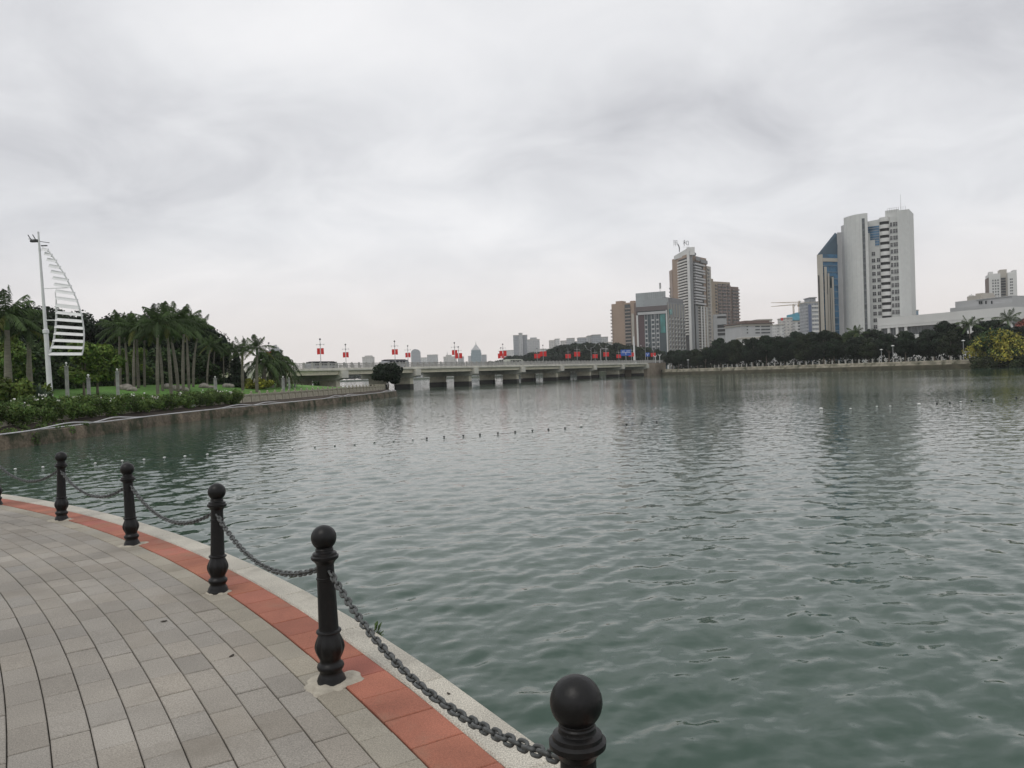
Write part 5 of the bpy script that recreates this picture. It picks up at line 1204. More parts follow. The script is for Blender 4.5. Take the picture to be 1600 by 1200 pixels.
# a round emblem and small lettering frame on the roof edge to the right
m = MB(); pe = P2(1088, 617); m.lathe([(0.1, -0.25), (1.6, -0.25), (1.6, 0.25), (0.1, 0.25)], 20); em = m.build('roof_emblem', GRY, T2.root, (pe[0], pe[1], T2.z(1087, 391))); em.rotation_euler = (R(90), 0, R(45))
m = MB(); A_, B_ = P2(1090, 620), P2(1097, 627); strip(m, A_, B_, T2.z(1092, 398), T2.z(1092, 391.5), 0, 0.25); T2.part('roof_sign_panel', m, GRY)

# --- grey and slate office with glass screen roof, in front of the tower
T3 = Wall('office_building', 997, 566, 1044.5, 556, 'grey office block with slate stripes, teal window and pale glass roof screen', 'office')
h3 = T3.z(1020, 480); D3 = 26; m = MB(); m.box(0, T3.w, 0.0, D3, 0, h3); T3.part('main_block', m, SLATE)
m = MB(); m.box(-0.6, T3.w + 0.4, -0.8, 0.0, h3 - 2.6, h3 + 0.8); m.box(-0.6, T3.w + 0.4, 0.001, D3, h3 + 0.005, h3 + 0.8); T3.part('cornice', m, mat('mauve_cornice', (0.12, 0.10, 0.10), 0.6))
m = MB(); m.box(T3.u(998.5), T3.w - 0.4, -0.95, -0.01, h3 - 5.2, h3 - 3.3); T3.part('pale_band', m, WH3)
m = MB(); m.box(T3.u(1009), T3.w + 0.2, 0.3, D3, h3 + 0.81, h3 + 6.3); T3.part('roof_storey', m, mat('roof_grey', (0.29, 0.31, 0.32), 0.5, (0.2, 0.06)))
m = MB(); hs = T3.z(1005, 459); m.box(-0.6, T3.w - 1, 1.2, 1.4, h3 + 6.31, hs + 0.8); m.box(-0.6, T3.u(1009) - 0.02, 0.9, 1.1, h3 + 0.82, hs); T3.part('glass_screen', m, ROOFG)
m = MB()
for k in range(14): m.box(-0.6 + k * (T3.w - 0.5) / 14, -0.45 + k * (T3.w - 0.5) / 14, 0.86, 0.89 if k < 4 else 1.19, h3 + (1 if k < 4 else 6.4), hs + 0.8)
for k in range(3): m.box(-0.6, T3.w - 1, 1.12, 1.19, h3 + 6.6 + k * 1.2, h3 + 6.7 + k * 1.2)
T3.part('screen_frame', m, WH3)
m = MB(); m.box(T3.u(998.8), T3.u(1008), -0.25, -0.005, 1, h3 - 5.3); T3.part('maroon_panel', m, MAROON)
for xa, xb in ((1008.6, 1013.2), (1018.8, 1024.4), (1026.3, 1031.2)):
    ua, ub = T3.u(xa), T3.u(xb); wd = (ub - ua)
    m = MB(); m.box(ua, ua + wd * 0.11, -0.5, -0.01, 1, h3 - 5.3); m.box(ub - wd * 0.11, ub, -0.5, -0.01, 1, h3 - 5.3); z = 3
    while z < h3 - 7: m.box(ua + wd * 0.111, ub - wd * 0.111, -0.4, -0.012, z, z + 1.1); z += 3.3
    T3.part('window_pilaster', m, WH3)
m = MB(); m.box(T3.u(1033.2), T3.u(1041), -0.35, -0.005, T3.z(1037, 520), h3 - 5.3); T3.part('teal_window', m, TEAL)
m = MB(); m.box(T3.u(1042.3), T3.w + 0.1, -0.6, -0.01, 0, h3 - 2.7); T3.part('white_edge', m, WH2)
m = MB(); m.box(-0.2, T3.u(998.4), -0.5, -0.012, 0, h3 - 5.3); T3.part('white_edge', m, WH2)
m = MB(); m.tube([(T3.u(1032), 4, hs), (T3.u(1032), 4, hs + 7)], [0.2, 0.1], 6); m.box(T3.u(1031), T3.u(1031) + 1.3, 3.8, 4.2, hs + 3.2, hs + 7.5); T3.part('roof_aerial', m, POLE)
# side wing towards the right, busy with window bays
T3b = Wall('annex_building', 1045.5, 556, 1072.5, 580, 'grey annex crowded with window bays beside the slate office block', 'office')
hb = T3b.z(1058, 474); m = MB(); m.box(0, T3b.w, 0.05, 20, 0, hb); T3b.part('main_block', m, GRY)
m = MB(); m.box(0.2, T3b.w - 0.5, 1.0, 16, hb + 0.01, T3b.z(1050, 465)); T3b.part('roof_storey', m, mat('roof_dull', (0.18, 0.18, 0.185), 0.7, (0.2, 0.1)))
wbm = MB(); wbm.box(-0.8, 0.8, -0.12, 0.1, 0.2, 1.9, 1); wbm.box(-0.95, 0.95, -0.65, 0.1, -0.35, 0.19, 0); wbm.box(0.35, 0.95, -0.55, -0.13, 0.2, 0.9, 2); wbme = wbm.mesh('window_bay', [WH3, GLASSD, WH2])
for c in range(6):
    for r_ in range(12):
        z = 2 + 3.15 * r_
        if z < hb - 3: link('window_bay', wbme, T3b.root, (2.0 + c * (T3b.w - 3.2) / 5.2, 0.0, z))
m = MB()
for c in range(7): m.box(0.5 + c * (T3b.w - 1.5) / 6, 0.95 + c * (T3b.w - 1.5) / 6, -0.35, 0.04, 0, hb - 1)
T3b.part('pilasters', m, CREAM)
m = MB(); m.box(2.5, 7.0, -0.5, 0.04, hb - 9, hb - 5); T3b.part('green_window', m, TEAL)

# --- brown apartment tower at left of the office, and the twin brown towers at right
T4 = Wall('apartment_tower', 958, 705, 997, 690, 'brown apartment tower with a blank wall left of the grey office', 'tower')
h4 = T4.z(970, 474); m = MB(); m.box(0, T4.w, 0, 24, 0, h4); T4.part('main_block', m, BRN)
m = MB(); m.box(3, 9, 3, 12, h4 + 0.01, h4 + 2.6); m.box(T4.u(985), T4.u(985) + 4, 2, 8, h4 + 0.01, h4 + 1.6); T4.part('roof_block', m, BRN)
m = MB(); m.box(T4.u(978), T4.u(987), -0.2, -0.005, 2, h4 - 1.5); T4.part('balcony_recess', m, GLASSD)
b_ = MB(); b_.box(T4.u(977.5), T4.u(987.5), -1.2, -0.21, 0, 1.2); bme_ = b_.mesh('balcony', mat('taupe_balcony', (0.25, 0.21, 0.185), 0.7))
for k in range(18):
    z = 3 + k * (h4 - 6) / 18; link('balcony', bme_, T4.root, (0, 0, z))
b_ = MB(); b_.box(-1.1, 0.9, -0.6, 1.5, 0, 1.1); bme_ = b_.mesh('corner_balcony', MATS['taupe_balcony'])
for k in range(18): link('corner_balcony', bme_, T4.root, (0, 0, 3 + k * (h4 - 6) / 18))
m = MB(); m.box(T4.u(988.5), T4.u(992.5), -0.8, -0.01, 0, T4.z(990, 490)); T4.part('pale_shaft', m, CREAM)
m = MB(); m.box(T4.u(993), T4.u(996.8), -0.3, -0.012, 0, h4 - 1); T4.part('brown_flank', m, BRND)
T5 = Wall('twin_apartment_tower', 1114, 690, 1158, 712, 'pair of dark brown apartment towers with ribbed balcony columns right of the white pier', 'tower')
hA, hB2 = T5.z(1122, 440), T5.z(1148, 448); uM = T5.u(1143.5)
m = MB(); m.box(0, uM, 0, 24, 0, hA); m.box(0, 3.2, -0.3, 10, hA, hA + 2.2); T5.part('front_block', m, mat('tan_wall', (0.31, 0.25, 0.19), 0.75, (0.1, 0.1)))
m = MB(); m.box(uM + 0.02, T5.w, 0.6, 24, 0, hB2); T5.part('rear_block', m, BRND)
for xa, xb in ((1124, 1129), (1130.5, 1137), (1138.5, 1142.5), (1147, 1151), (1152.3, 1157)):
    ua, ub = T5.u(xa), T5.u(xb); ht = (hA if xa < 1143 else hB2) - 2; y0 = 0 if xa < 1143 else 0.6
    m = MB(); m.box(ua, ub, y0 - 0.25, y0 - 0.005, 1, ht); T5.part('window_column', m, GLASSD)
    m = MB(); z = 2
    while z < ht - 1: m.box(ua - 0.3, ub + 0.3, y0 - 1.3, y0 - 0.26, z, z + 1.25); z += 3.0
    T5.part('balconies', m, mat('brown_balcony', (0.22, 0.165, 0.15), 0.7, (0.4, 0.15)))
m = MB(); z = 2
while z < hA - 3: m.box(T5.u(1120), T5.u(1122.5), -0.15, -0.004, z, z + 1.6); z += 3.0
T5.part('small_windows', m, GLASSD)
# pale block with dark openings in front of the twins
T6 = Wall('low_block', 1117, 560, 1137, 558, 'pale grey mid-rise with wide dark openings before the twin brown towers', 'building')
h6 = T6.z(1127, 491); m = MB(); m.box(0, T6.w, 0, 14, 0, h6); T6.part('main_block', m, mat('pale_grey_wall', (0.33, 0.335, 0.34), 0.7, (0.2, 0.1)))
for k, (y0, y1) in enumerate(((494, 497), (507, 512), (514, 518), (520, 524))):
    m = MB(); m.box(T6.u(1122), T6.u(1136), -0.2, -0.005, T6.z(1128, y1), T6.z(1128, y0)); T6.part('opening', m, SLOT)
# --- colonnaded white hall at right
T7 = Wall('civic_hall', 1375, 335, 1581, 287, 'long low white hall with tall dark windows between white piers', 'building')
h7 = T7.z(1480, 488); m = MB(); m.box(0, T7.w, 0.8, 26, 0, h7 - 4.6); T7.part('glazed_wall', m, GLASSG)
m = MB(); m.box(-0.3, T7.w + 0.3, -0.3, 26.2, h7 - 4.59, h7); m.box(-0.35, T7.w + 0.35, -0.42, 26, h7 - 3.4, h7 - 3.15); T7.part('fascia', m, WH2)
for xa, xb in ((1374.5, 1377.5), (1387.5, 1391), (1400.5, 1404), (1414, 1418), (1470, 1474), (1485.5, 1489), (1500.5, 1504), (1515, 1529.5), (1538, 1541.5), (1549.5, 1552), (1559, 1561.5), (1568.5, 1581.5)):
    m = MB(); m.box(T7.u(xa), T7.u(xb), -0.1, 0.85, 0, h7 - 4.6); T7.part('pier', m, WH2)
m = MB(); u = T7.u(1418.5)
while u < T7.u(1469): m.box(u, u + 0.12, 0.6, 0.81, 0, h7 - 4.6); u += 1.5
for xa, xb in ((1377.6, 1387.4), (1391.1, 1400.4), (1404.1, 1413.9), (1474.1, 1485.4), (1489.1, 1500.4), (1504.1, 1514.9), (1529.6, 1537.9), (1541.6, 1549.4)):
    um = (T7.u(xa) + T7.u(xb)) / 2; m.box(um - 0.06, um + 0.06, 0.62, 0.812, 0, h7 - 4.6); m.box(T7.u(xa), T7.u(xb), 0.64, 0.808, h7 - 8, h7 - 7.85)
T7.part('mullions', m, GRY)
m = MB(); m.box(-0.3, T7.w, 0.2, 0.79, 0, T7.z(1480, 519)); T7.part('sill_wall', m, WH2)
# stepped blocks above the hall
T8 = Wall('stepped_building', 1486, 372, 1582, 344, 'grey-white stepped block with plant rooms rising behind the low hall', 'building')
z8 = T8.z(1500, 480); m = MB(); m.box(T8.u(1486), T8.w, 0, 18, 0, z8); m.box(T8.u(1492), T8.w - 0.02, 1, 17, z8, T8.z(1505, 470)); T8.part('main_block', m, WH3)
m = MB(); zz = T8.z(1505, 470) + 0.02; m.box(T8.u(1508.5), T8.u(1530), 2, 12, zz - 1, T8.z(1515, 462.5)); m.box(T8.u(1519.5), T8.u(1530.5), 3, 11, zz, T8.z(1525, 458)); T8.part('plant_room', m, CREAM)
m = MB(); m.box(T8.u(1526), T8.w + 0.01, 0.6, 16, zz, T8.z(1550, 466)); T8.part('upper_storey', m, WH3)
m = MB()
for x in (1530, 1533, 1540, 1549): m.box(T8.u(x), T8.u(x + 2.2), 0.45, 0.59, T8.z(x, 475), T8.z(x, 470))
T8.part('upper_windows', m, GLASSD)
m = MB(); m.tube([(T8.u(1511), 4, T8.z(1515, 463)), (T8.u(1511), 4, T8.z(1511, 459))], 0.25, 8); m.box(T8.u(1509), T8.u(1512.5), 3, 5, T8.z(1515, 463.2), T8.z(1511, 460.8)); T8.part('tank', m, WH2)
# white tower at the right edge
T9 = Wall('white_tower', 1549, 640, 1592, 632, 'white residential tower with raised corner blocks above the stepped building', 'tower')
hc = T9.z(1560, 427); u1, u2 = T9.u(1566), T9.u(1577); m = MB(); m.box(0, u1, 0, 20, 0, hc); T9.part('left_block', m, WH2)
m = MB(); m.box(u1 + 0.02, u2, 1.5, 19, 0, T9.z(1572, 428)); T9.part('recessed_block', m, CREAM)
m = MB(); m.box(u2 + 0.02, T9.w, -0.2, 20, 0, T9.z(1585, 425)); m.box(T9.u(1586), T9.w - 0.02, 0, 10, T9.z(1585, 425), T9.z(1588, 421.5)); T9.part('right_block', m, WH2)
m = MB(); m.box(T9.u(1566.5), T9.u(1577.5), 4, 14, T9.z(1572, 428) + 0.02, T9.z(1572, 420)); T9.part('roof_tank', m, CREAM); m = MB(); m.box(0.1, 3, 1, 8, hc + 0.02, hc + 1.8); T9.part('roof_block', m, WH2)
m = MB(); z = 30
b9 = MB(); b9.box(u1 + 0.4, u2 - 1.2, 0.9, 1.49, 0, 1.7); b9m = b9.mesh('loggia', GLASSD)
for k in range(14):
    z = T9.z(1572, 432) - 2.5 - k * 2.2
    if z > 20: link('loggia', b9m, T9.root, (0, 0, z))
m = MB()
for k in range(14):
    for x in (1553, 1557, 1561, 1580.5, 1583): m.box(T9.u(x), T9.u(x) + 0.9, -0.3, -0.05 if x < 1566 else -0.21, T9.z(1572, 438) - k * 2.4, T9.z(1572, 438) - k * 2.4 + 1.2)
T9.part('small_windows', m, GLASSG)
m = MB(); m.box(-0.3, 0.0, 3, 20, 0, T9.z(1549, 433)); T9.part('dark_edge', m, BRND)

# --- smaller buildings
FAC = facade('hazed_facade', (0.42, 0.425, 0.43), (0.24, 0.25, 0.26), 3.4, 3.2, 0.5, 0.5)  # these facade colours are lightened to stand in for distance haze
FAC2 = facade('hazed_facade_cream', (0.52, 0.505, 0.48), (0.27, 0.27, 0.28), 4.0, 3.1, 0.45, 0.45)
FAC3 = facade('hazed_facade_grey', (0.32, 0.335, 0.36), (0.18, 0.195, 0.215), 2.8, 3.3, 0.6, 0.5)
FAC4 = facade('hazed_facade_white', (0.58, 0.58, 0.57), (0.33, 0.34, 0.35), 5.0, 3.2, 0.4, 0.45)
FACB = facade('blue_net_facade', (0.08, 0.34, 0.46), (0.05, 0.27, 0.40), 5.0, 6.0, 0.4, 0.15)
def block(xl, xr, yt, Y, m, lab, depth=16, turn=0.0, name='distant_building', tops=(), cat='building', group=None, zg=0.4):
    W_ = Wall(name, xl, Y, xr, Y + turn, lab, cat, group, zg=zg); h = W_.z((xl + xr) / 2, yt); mb = MB(); mb.box(0, W_.w, 0, depth, 0, h, 0)
    for xa, xb, y2 in tops: mb.box(W_.u(xa), W_.u(xb), 1.5, depth - 2, h + 0.01, W_.z((xa + xb) / 2, y2), 0)
    mb.box(-0.4, W_.w + 0.4, -0.4, depth + 0.2, h - 1.2, h - 0.3, 1); W_.part('wall', mb, [m, CREAM]); return W_
B1 = block(1160, 1208, 506, 470, WH3, 'long low white building with a dark roof slab above the tree belt', 20, 5, 'low_building'); z = B1.z(1170, 506)
m = MB(); m.box(-0.8, B1.w + 1, -1, 20, z + 0.01, z + 0.7); m.box(B1.u(1168), B1.u(1206), 2, 12, z + 0.72, z + 2.2); B1.part('roof_slab', m, BRND)
m = MB()
for y in (511, 516, 521): m.box(B1.u(1167.5), B1.u(1169.5), -0.15, -0.02, B1.z(1168, y), B1.z(1168, y - 2)); m.box(B1.u(1181), B1.u(1188), -0.15, -0.02, B1.z(1185, y), B1.z(1185, y - 2)); m.box(B1.u(1190), B1.u(1204), -0.15, -0.02, B1.z(1195, y), B1.z(1195, y - 2.4))
B1.part('windows', m, GLASSG)
block(1160, 1192, 526, 440, WH2, 'low white wall-like pavilion at the foot of the long white building', 10, 0, 'low_building')
block(1184, 1208, 498.5, 620, FAC2, 'cream block with tall window bays behind the long white building', 16, 0, 'low_building')
block(1216, 1226, 506, 800, FAC4, 'narrow white block with a small red roof flag', 16, 0, 'low_building')
m = MB(); p = D(1220, 505, 795); r = empty('flag_pole', (p.x, p.y, p.z)); m.tube([(0, 0, 0), (0, 0, 6)], 0.15, 6); m.build('pole', POLE, r); m = MB(); m.box(0.1, 2.6, -0.03, 0.03, 2.8, 5.6); m.build('flag', RED, r); tag(r, 'small red flag on the narrow white block', 'flag')
block(1226, 1240, 496, 820, FAC2, 'beige slab left of the blue-netted construction site', 18, 0, 'mid_building')
W_ = block(1240.5, 1263, 501, 830, FAC4, 'tower under construction wrapped in bright blue netting at the top', 18, 0, 'construction_building')
m = MB(); m.box(-0.5, W_.u(1249), -0.6, 17, W_.z(1245, 500.5), W_.z(1245, 490.5)); m.box(W_.u(1249) + 0.02, W_.w + 0.5, -0.6, 17, W_.z(1255, 500.5), W_.z(1255, 487.5)); W_.part('netting', m, FACB)
m = MB(); z = 4
while z < W_.z(1250, 503): m.box(W_.u(1248), W_.u(1255), -0.4, -0.02, z, z + 1.8); z += 3.4
W_.part('openings', m, GLASSG)
W_ = block(1262, 1281.5, 471, 760, FAC3, 'grey-blue banded tower with a flat cap beside the construction site', 18, 0, 'mid_building', ((1268.5, 1277.5, 465.5),), 'tower')
m = MB(); m.box(W_.u(1264.5), W_.u(1269), -0.5, -0.02, 2, W_.z(1266, 476)); W_.part('blue_stripe', m, mat('blue_panel', (0.08, 0.11, 0.20), 0.4)); m = MB(); z = 3
while z < W_.z(1275, 475): m.box(W_.u(1270), W_.u(1280.8), -0.5, -0.02, z, z + 1.8); z += 4.2
W_.part('white_bands', m, WH2); m = MB(); z = W_.z(1273, 465.5); m.box(W_.u(1267.5), W_.u(1279), 0.5, 17, z + 0.01, z + 0.9); W_.part('flat_cap', m, GRY)
# tower cranes
def crane(x, yb, yt, xl, xr, yj, Y, lab):
    p = D(x, yb, Y); zt = D(x, yt, Y).z - p.z; r = empty('tower_crane', (p.x, p.y, p.z)); CR = mat('crane_yellow', (0.30, 0.22, 0.12), 0.6)
    m = MB(); m.box(-0.7, -0.45, -0.7, -0.45, 0, zt); m.box(0.45, 0.7, -0.7, -0.45, 0, zt); m.box(-0.7, -0.45, 0.45, 0.7, 0, zt); m.box(0.45, 0.7, 0.45, 0.7, 0, zt); z = 0.5; s = 1
    while z < zt - 2.5: m.tube([(-0.6 * s, -0.6, z), (0.6 * s, -0.6, z + 2)], 0.12, 4); z += 2; s = -s
    m.build('mast', CR, r)
    a, b = D(xl, yj[0], Y), D(xr, yj[1], Y); zj = D(x, (yj[0] + yj[1]) / 2, Y).z - p.z
    m = MB(); A, B = Vector((a.x - p.x, 0, a.z - p.z)), Vector((b.x - p.x, 0, b.z - p.z)); m.tube([A, B], 0.25, 5); up_ = Vector((0, 0, 1.3)); m.tube([A + (B - A) * 0.02, B + up_], 0.15, 5)
    for k in range(18): q = A + (B - A) * k / 18; m.tube([q, q + (B - A) / 36 + up_ * (k / 18)], 0.08, 4)
    m.box(B.x - 2.5, B.x, -0.8, 0.8, B.z - 2, B.z - 0.3); m.build('jib', CR, r); m = MB(); m.box(0.8, 2.0, -0.8, 0.8, zt - 2.2, zt - 0.3); m.build('cab', WHITEP, r); tag(r, lab, 'crane', 'tower cranes over the construction site')
crane(1240.5, 505, 475.5, 1205, 1250, (479, 476), 832, 'tower crane on the left with the lower jib'); crane(1249, 490, 470, 1205, 1256.5, (473, 473.2), 822, 'tower crane on the right with the higher jib')
block(1425, 1437, 484, 900, mat('hazy_blue_wall', (0.12, 0.20, 0.27), 0.4, (0.1, 0.15)), 'stepped blue glass block just right of the white tower', 16, 0, 'mid_building', ((1426, 1433, 467),))
block(1589, 1606, 466, 600, FAC3, 'grey block cut by the right picture edge', 16, 0, 'mid_building')
# distant skyline behind the bridge
SK = [(566, 582, 557.5, 1500, FAC2, 'squat round-cornered building left of the round tree', ((569, 579, 555.5),)),
      (655, 667, 558.5, 1900, FAC4, 'low hazy block between the arched tower and the square block', ()), (667.5, 683, 554, 1800, FAC, 'square hazy block right of the arched tower', ()),
      (693, 712.5, 557, 1700, FAC2, 'hazy block with a small spire beside the second flag pair', ((696, 704, 554.5),)), (715.5, 724, 557, 1750, FAC, 'hazy block right of the one with a small spire', ()),
      (731.5, 736.5, 556, 2000, FAC, 'narrow hazy block left of the pointed glass tower', ()), (752, 760, 554, 1950, FAC3, 'hazy grey block right of the pointed glass tower', ()),
      (786, 803, 547, 1700, FAC4, 'low pale block left of the triple tower', ()), (803, 811.5, 523.5, 1500, FAC3, 'left shaft of the triple grey tower group', ()), (811.8, 817.5, 520, 1495, FAC, 'central tallest shaft of the triple grey tower group', ()), (817.8, 825, 523, 1505, FAC3, 'right shaft of the triple grey tower group', ()),
      (825.5, 844, 530, 1450, FAC, 'broad grey tower with stepped top right of the triple group', ((829, 839, 527.2),)), (845, 858, 545, 1600, FAC4, 'low hazy block before the gap in the skyline', ()),
      (859.5, 868, 531.5, 1400, FAC2, 'pale slab at the left of the right-hand skyline cluster', ()), (868.3, 875.5, 529, 1420, FAC4, 'white slab second in the right-hand skyline cluster', ()), (877.5, 887, 532, 1350, FAC2, 'cream slab behind the wooded bank', ()), (887.5, 899, 528, 1300, FAC, 'dark-topped slab in the right-hand skyline cluster', ()),
      (899.3, 904, 533, 1350, FAC3, 'narrow grey slab in the right-hand skyline cluster', ()), (904.5, 918, 527, 1250, FAC3, 'blue-grey slab in the right-hand skyline cluster', ()), (919.5, 926, 524, 1200, FAC, 'slim tower left of the tallest in the cluster', ()), (926.3, 940, 522.5, 1190, FAC3, 'tallest blue-grey tower of the right-hand cluster', ()),
      (940.3, 951, 526, 1230, FAC, 'grey tower at the right end of the skyline cluster', ()), (948, 962, 534, 900, FAC4, 'low pale building below the brown apartment tower', ())]
for xl, xr, yt, Y, m, lab, tops in SK: block(xl, xr, yt, Y, m, lab, 22, 0, 'distant_building', tops, 'building', 'hazy skyline behind the bridge')
# towers with shaped tops
W_ = Wall('distant_building', 421, 1500, 436, 1500, 'blue-grey tower with a pointed cap behind the low date palms', 'tower', 'hazy skyline behind the bridge', zg=0.4); h = W_.z(429, 545); m = MB(); m.box(0, W_.w, 0, 18, 0, h); W_.part('shaft', m, FAC3); m = MB(); m.box(W_.w * 0.2, W_.w * 0.8, 3, 15, h + 0.01, h + 4); m.prism([(W_.w * 0.35, 6), (W_.w * 0.65, 6), (W_.w * 0.65, 12), (W_.w * 0.35, 12)], h + 4.01, h + 8); W_.part('cap', m, FAC)
W_ = Wall('distant_building', 642.5, 1800, 656, 1800, 'hazy arched tower with a rounded top beside the round tree', 'tower', 'hazy skyline behind the bridge', zg=0.4); h = W_.z(649, 551); h2 = W_.z(649, 545.5)
m = MB(); n = 14; pr = [(0, 0), (W_.w, 0)] + [(W_.w / 2 + W_.w / 2 * math.cos(math.pi * i / n), h + (h2 - h) * math.sin(math.pi * i / n)) for i in range(n + 1)]
m.add([(x, 0, z) for x, z in pr] + [(x, 18, z) for x, z in pr], [tuple(range(len(pr))), tuple(range(2 * len(pr) - 1, len(pr) - 1, -1))] + [((i + 1) % len(pr), i, len(pr) + i, len(pr) + (i + 1) % len(pr)) for i in range(len(pr))]); W_.part('shaft', m, FAC3)
W_ = Wall('distant_building', 736, 1700, 752, 1700, 'pointed blue-grey glass tower with a spire in the middle of the skyline', 'tower', 'hazy skyline behind the bridge', zg=0.4); wv = W_.w; hh = W_.z(744, 547); hp = W_.z(744, 538); hs_ = W_.z(744, 532.5)
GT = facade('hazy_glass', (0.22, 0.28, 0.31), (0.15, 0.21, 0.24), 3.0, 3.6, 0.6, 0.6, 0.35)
m = MB(); m.prism([(0, 0), (wv, 0), (wv, wv), (0, wv)], 0, hh * 0.9); m.prism([(wv * .04, wv * .04), (wv * .96, wv * .04), (wv * .96, wv * .96), (wv * .04, wv * .96)], hh * 0.9 + 0.01, hh); W_.part('shaft', m, GT)
m = MB(); c = wv / 2; e = wv * .05; m.add([(e, e, hh), (wv - e, e, hh), (wv - e, wv - e, hh), (e, wv - e, hh), (c - 1.2, c - 1.2, hp), (c + 1.2, c - 1.2, hp), (c + 1.2, c + 1.2, hp), (c - 1.2, c + 1.2, hp)], [(0, 1, 5, 4), (1, 2, 6, 5), (2, 3, 7, 6), (3, 0, 4, 7), (4, 5, 6, 7)]); W_.part('pyramid_roof', m, FAC)
m = MB(); m.tube([(c, c, hp), (c, c, hs_)], [1.0, 0.2], 6); W_.part('spire', m, GRY)
p = D(699.5, 555, 1700); m = MB(); m.tube([(0, 0, 0), (0, 0, 8)], [1.2, 0.2], 6); W3 = D(699.5, 551, 1700); r = [o for o in COL.objects if o.get('label', '').startswith('hazy block with a small spire')][0]
m.build('spire', GRY, r, (8, 8, p.z - r.location.z))

# white lamps in the far belt
for k, (x, y, Y, lab) in enumerate([(1395, 541, 199, 'white mushroom-headed lamp before the hall, left one'), (1505, 533, 191, 'white-headed lamp just left of the pale palm trunk'), (1377, 547, 203, 'faint white lamp head below the white tower'), (1075, 563, 262, 'short white lamp post at the left end of the far walkway')]):
    p = D(x, y, Y); r = empty('walkway_lamp', (p.x, p.y, 1.17)); hh = p.z - 1.17; m = MB(); m.tube([(0, 0, 0), (0, 0, hh)], 0.07, 6); m.build('pole', POLE, r); m = MB(); m.lathe([(0.1, hh), (0.42, hh + 0.06), (0.4, hh + 0.16), (0.05, hh + 0.3)], 12); m.build('lamp_head', LAMPW, r); tag(r, lab, 'lamp', 'lamps along the far walkway')

# ------------------------------------------------------------------ float lines
FLT = [(24, 735), (67, 732), (149, 726), (191, 722), (225, 720), (257, 717), (289, 715), (324, 712), (359, 709), (392, 707), (423, 705), (457, 702), (492, 699), (523, 697), (554, 695), (585, 692), (615, 690), (645, 688), (667, 686), (694, 684), (724, 682), (750, 680), (778, 678), (805, 676), (832, 674), (857, 672), (883, 670), (908, 667), (979, 664), (1003, 662), (1026, 660)]
FL2 = [(1283, 640), (1329, 640), (1370, 636.5), (1391, 636), (1436, 633), (1464, 631), (1484, 630), (1501, 629), (1518, 627), (1536, 626), (1553, 625), (1588, 622)]
FW = mat('white_float', (0.62, 0.62, 0.60), 0.4, (20, 0.1)); FD = mat('dark_float', (0.05, 0.05, 0.05), 0.5, (20, 0.2))
def fmesh(mm, name='float_buoy'):
    m = MB(); pr = [(0.02, -0.10)] + [(0.062 * math.cos(R(a)) + 0.012, 0.05 * math.sin(R(a))) for a in range(-80, 90, 20)] + [(0.01, 0.05)]; m.lathe([(a, b) for a, b in pr], 14)
    me = m.mesh(name, mm, smooth=True); return me
fw, fd = fmesh(FW), fmesh(FD)
for k, (x, y) in enumerate(FLT + FL2):
    p = G(x, y, WZ); dark = (17 < k < 27) or k in (28, 29, 30, 36, 37, 39, 40, 42)
    o = link('float_buoy', fd if dark else fw, None, (p.x, p.y, WZ + 0.045), random.uniform(0, 6)); s = (0.62 if k < 5 else 0.68) if k < 31 else 0.85
    if k in (27, 31, 35): o.scale = (s * 1.6, s * 1.6, s * 1.7); lab = {27: 'tallest white float standing out at the end of the long float line', 31: 'large pale float at the left end of the right-hand line', 35: 'large pale float in the middle of the right-hand line'}[k]
    else: o.scale = (s, s, s); lab = ('dark' if dark else 'white') + (' float on the long line curving away from the bollards' if k < 31 else ' float on the short line at the right of the lake')
    tag(o, lab, 'float', ('dark' if dark else 'white') + (' floats of the long line' if k < 31 else ' floats of the right-hand line'))
for pts, lab in ((FLT, 'thin dark rope joining the long line of floats'), (FL2, 'thin dark rope joining the right-hand line of floats')):
    m = MB(); m.tube([G(x, y, WZ - 0.01) for x, y in pts], 0.012, 5); tag(m.build('float_rope', FD), lab, 'rope')
# ------------------------------------------------------------------ small things near the camera
wd = G(634, 1003, -0.12); wr = empty('weed', (0, 0, 0)); a_ = math.atan2(wd.y - PC.y, wd.x - PC.x); wr.location = pol(R_OUT - 0.02, a_, -0.10)
g = np.random.default_rng(150); V = []; T = []
for k in range(16):
    az = a_ + g.uniform(-1.3, 1.3); el = g.uniform(0.5, 1.4); d = np.array([math.cos(az) * math.cos(el), math.sin(az) * math.cos(el), math.sin(el)]); s = np.array([-math.sin(az), math.cos(az), 0]) ; L_ = g.uniform(0.05, 0.085)
    o = d * g.uniform(0.03, 0.11); w_ = 0.013; mid = o + d * L_ * 0.5 + np.array([0, 0, 0.006]); e = o + d * L_ - np.array([0, 0, 0.01])
    V += [o - s * 0.003, o + s * 0.003, mid + s * w_, mid - s * w_, mid - s * w_, mid + s * w_, e + s * 0.002, e - s * 0.002]; T += [np.array([1, 1, 1]) * g.uniform(0.7, 1.2)] * 8
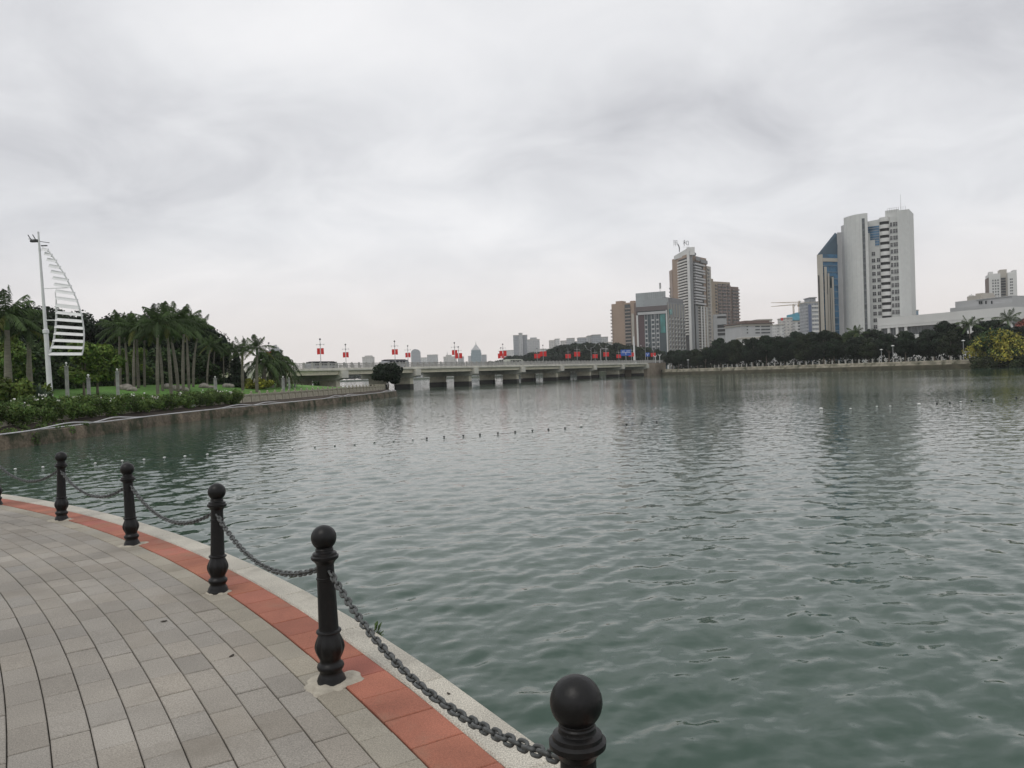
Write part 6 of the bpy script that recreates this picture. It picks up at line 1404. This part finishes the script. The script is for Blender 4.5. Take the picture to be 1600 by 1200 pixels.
V = np.array(V); link('leaves', np_mesh('leaves', V, np.arange(len(V)).reshape(-1, 4), leafm('weed_leaf', (0.045, 0.09, 0.015), 0.5), tint=np.array(T)), wr)
m = MB()
for k in range(5): an = a_ + (k - 2) * 0.5; m.tube([(-0.02, 0, -0.02), (0.03 * math.cos(an), 0.03 * math.sin(an), 0.05), (0.06 * math.cos(an), 0.06 * math.sin(an), 0.11)], [0.003, 0.0025, 0.001], 5)
m.build('stems', LEAF_M, wr); tag(wr, 'small green weed growing from the outer face of the granite kerb', 'weed')
for k, (x, y, lab) in enumerate([(256, 970, 'dark dry leaf lying farther from the kerb on the pavers'), (362, 1024, 'dark dry leaf lying near the red strip on the pavers'), (701, 1083, 'tiny dark leaf scrap on the granite kerb')]):
    p = G(x, y, 0.006 if k < 2 else 0.013); m = MB(); n = 10; s = 0.022 if k < 2 else 0.012
    vs = [(s * math.cos(2 * math.pi * i / n), 0.5 * s * math.sin(2 * math.pi * i / n), 0.002 * math.cos(4 * math.pi * i / n)) for i in range(n)] + [(0, 0, 0.003)]
    m.add(vs + [(a, b, c - 0.002) for a, b, c in vs], [(i, (i + 1) % n, n) for i in range(n)] + [(n + 1 + (i + 1) % n, n + 1 + i, 2 * n + 1) for i in range(n)] + [(i, n + 1 + i, n + 1 + (i + 1) % n, (i + 1) % n) for i in range(n)])
    tag(m.build('fallen_leaf', mat('dry_leaf', (0.035, 0.028, 0.02), 0.8), None, p, 0.4 + k), lab, 'leaf')
# ------------------------------------------------------------------ haze
hzm = bpy.data.materials.new('haze'); hzm.use_nodes = True; t = hzm.node_tree; t.nodes.clear()
vo = nd(t, 'ShaderNodeVolumePrincipled'); vo.inputs['Color'].default_value = (0.97, 0.98, 0.99, 1); vo.inputs['Density'].default_value = 0.00013; vo.inputs['Anisotropy'].default_value = 0.0
ou = nd(t, 'ShaderNodeOutputMaterial'); t.links.new(vo.outputs[0], ou.inputs['Volume'])
m = MB(); m.box(-2700, 2700, -2700, 2700, -3.1, 130); tag(m.build('haze', hzm), 'thin pale haze over the lake and the city', 'haze', kind='stuff')
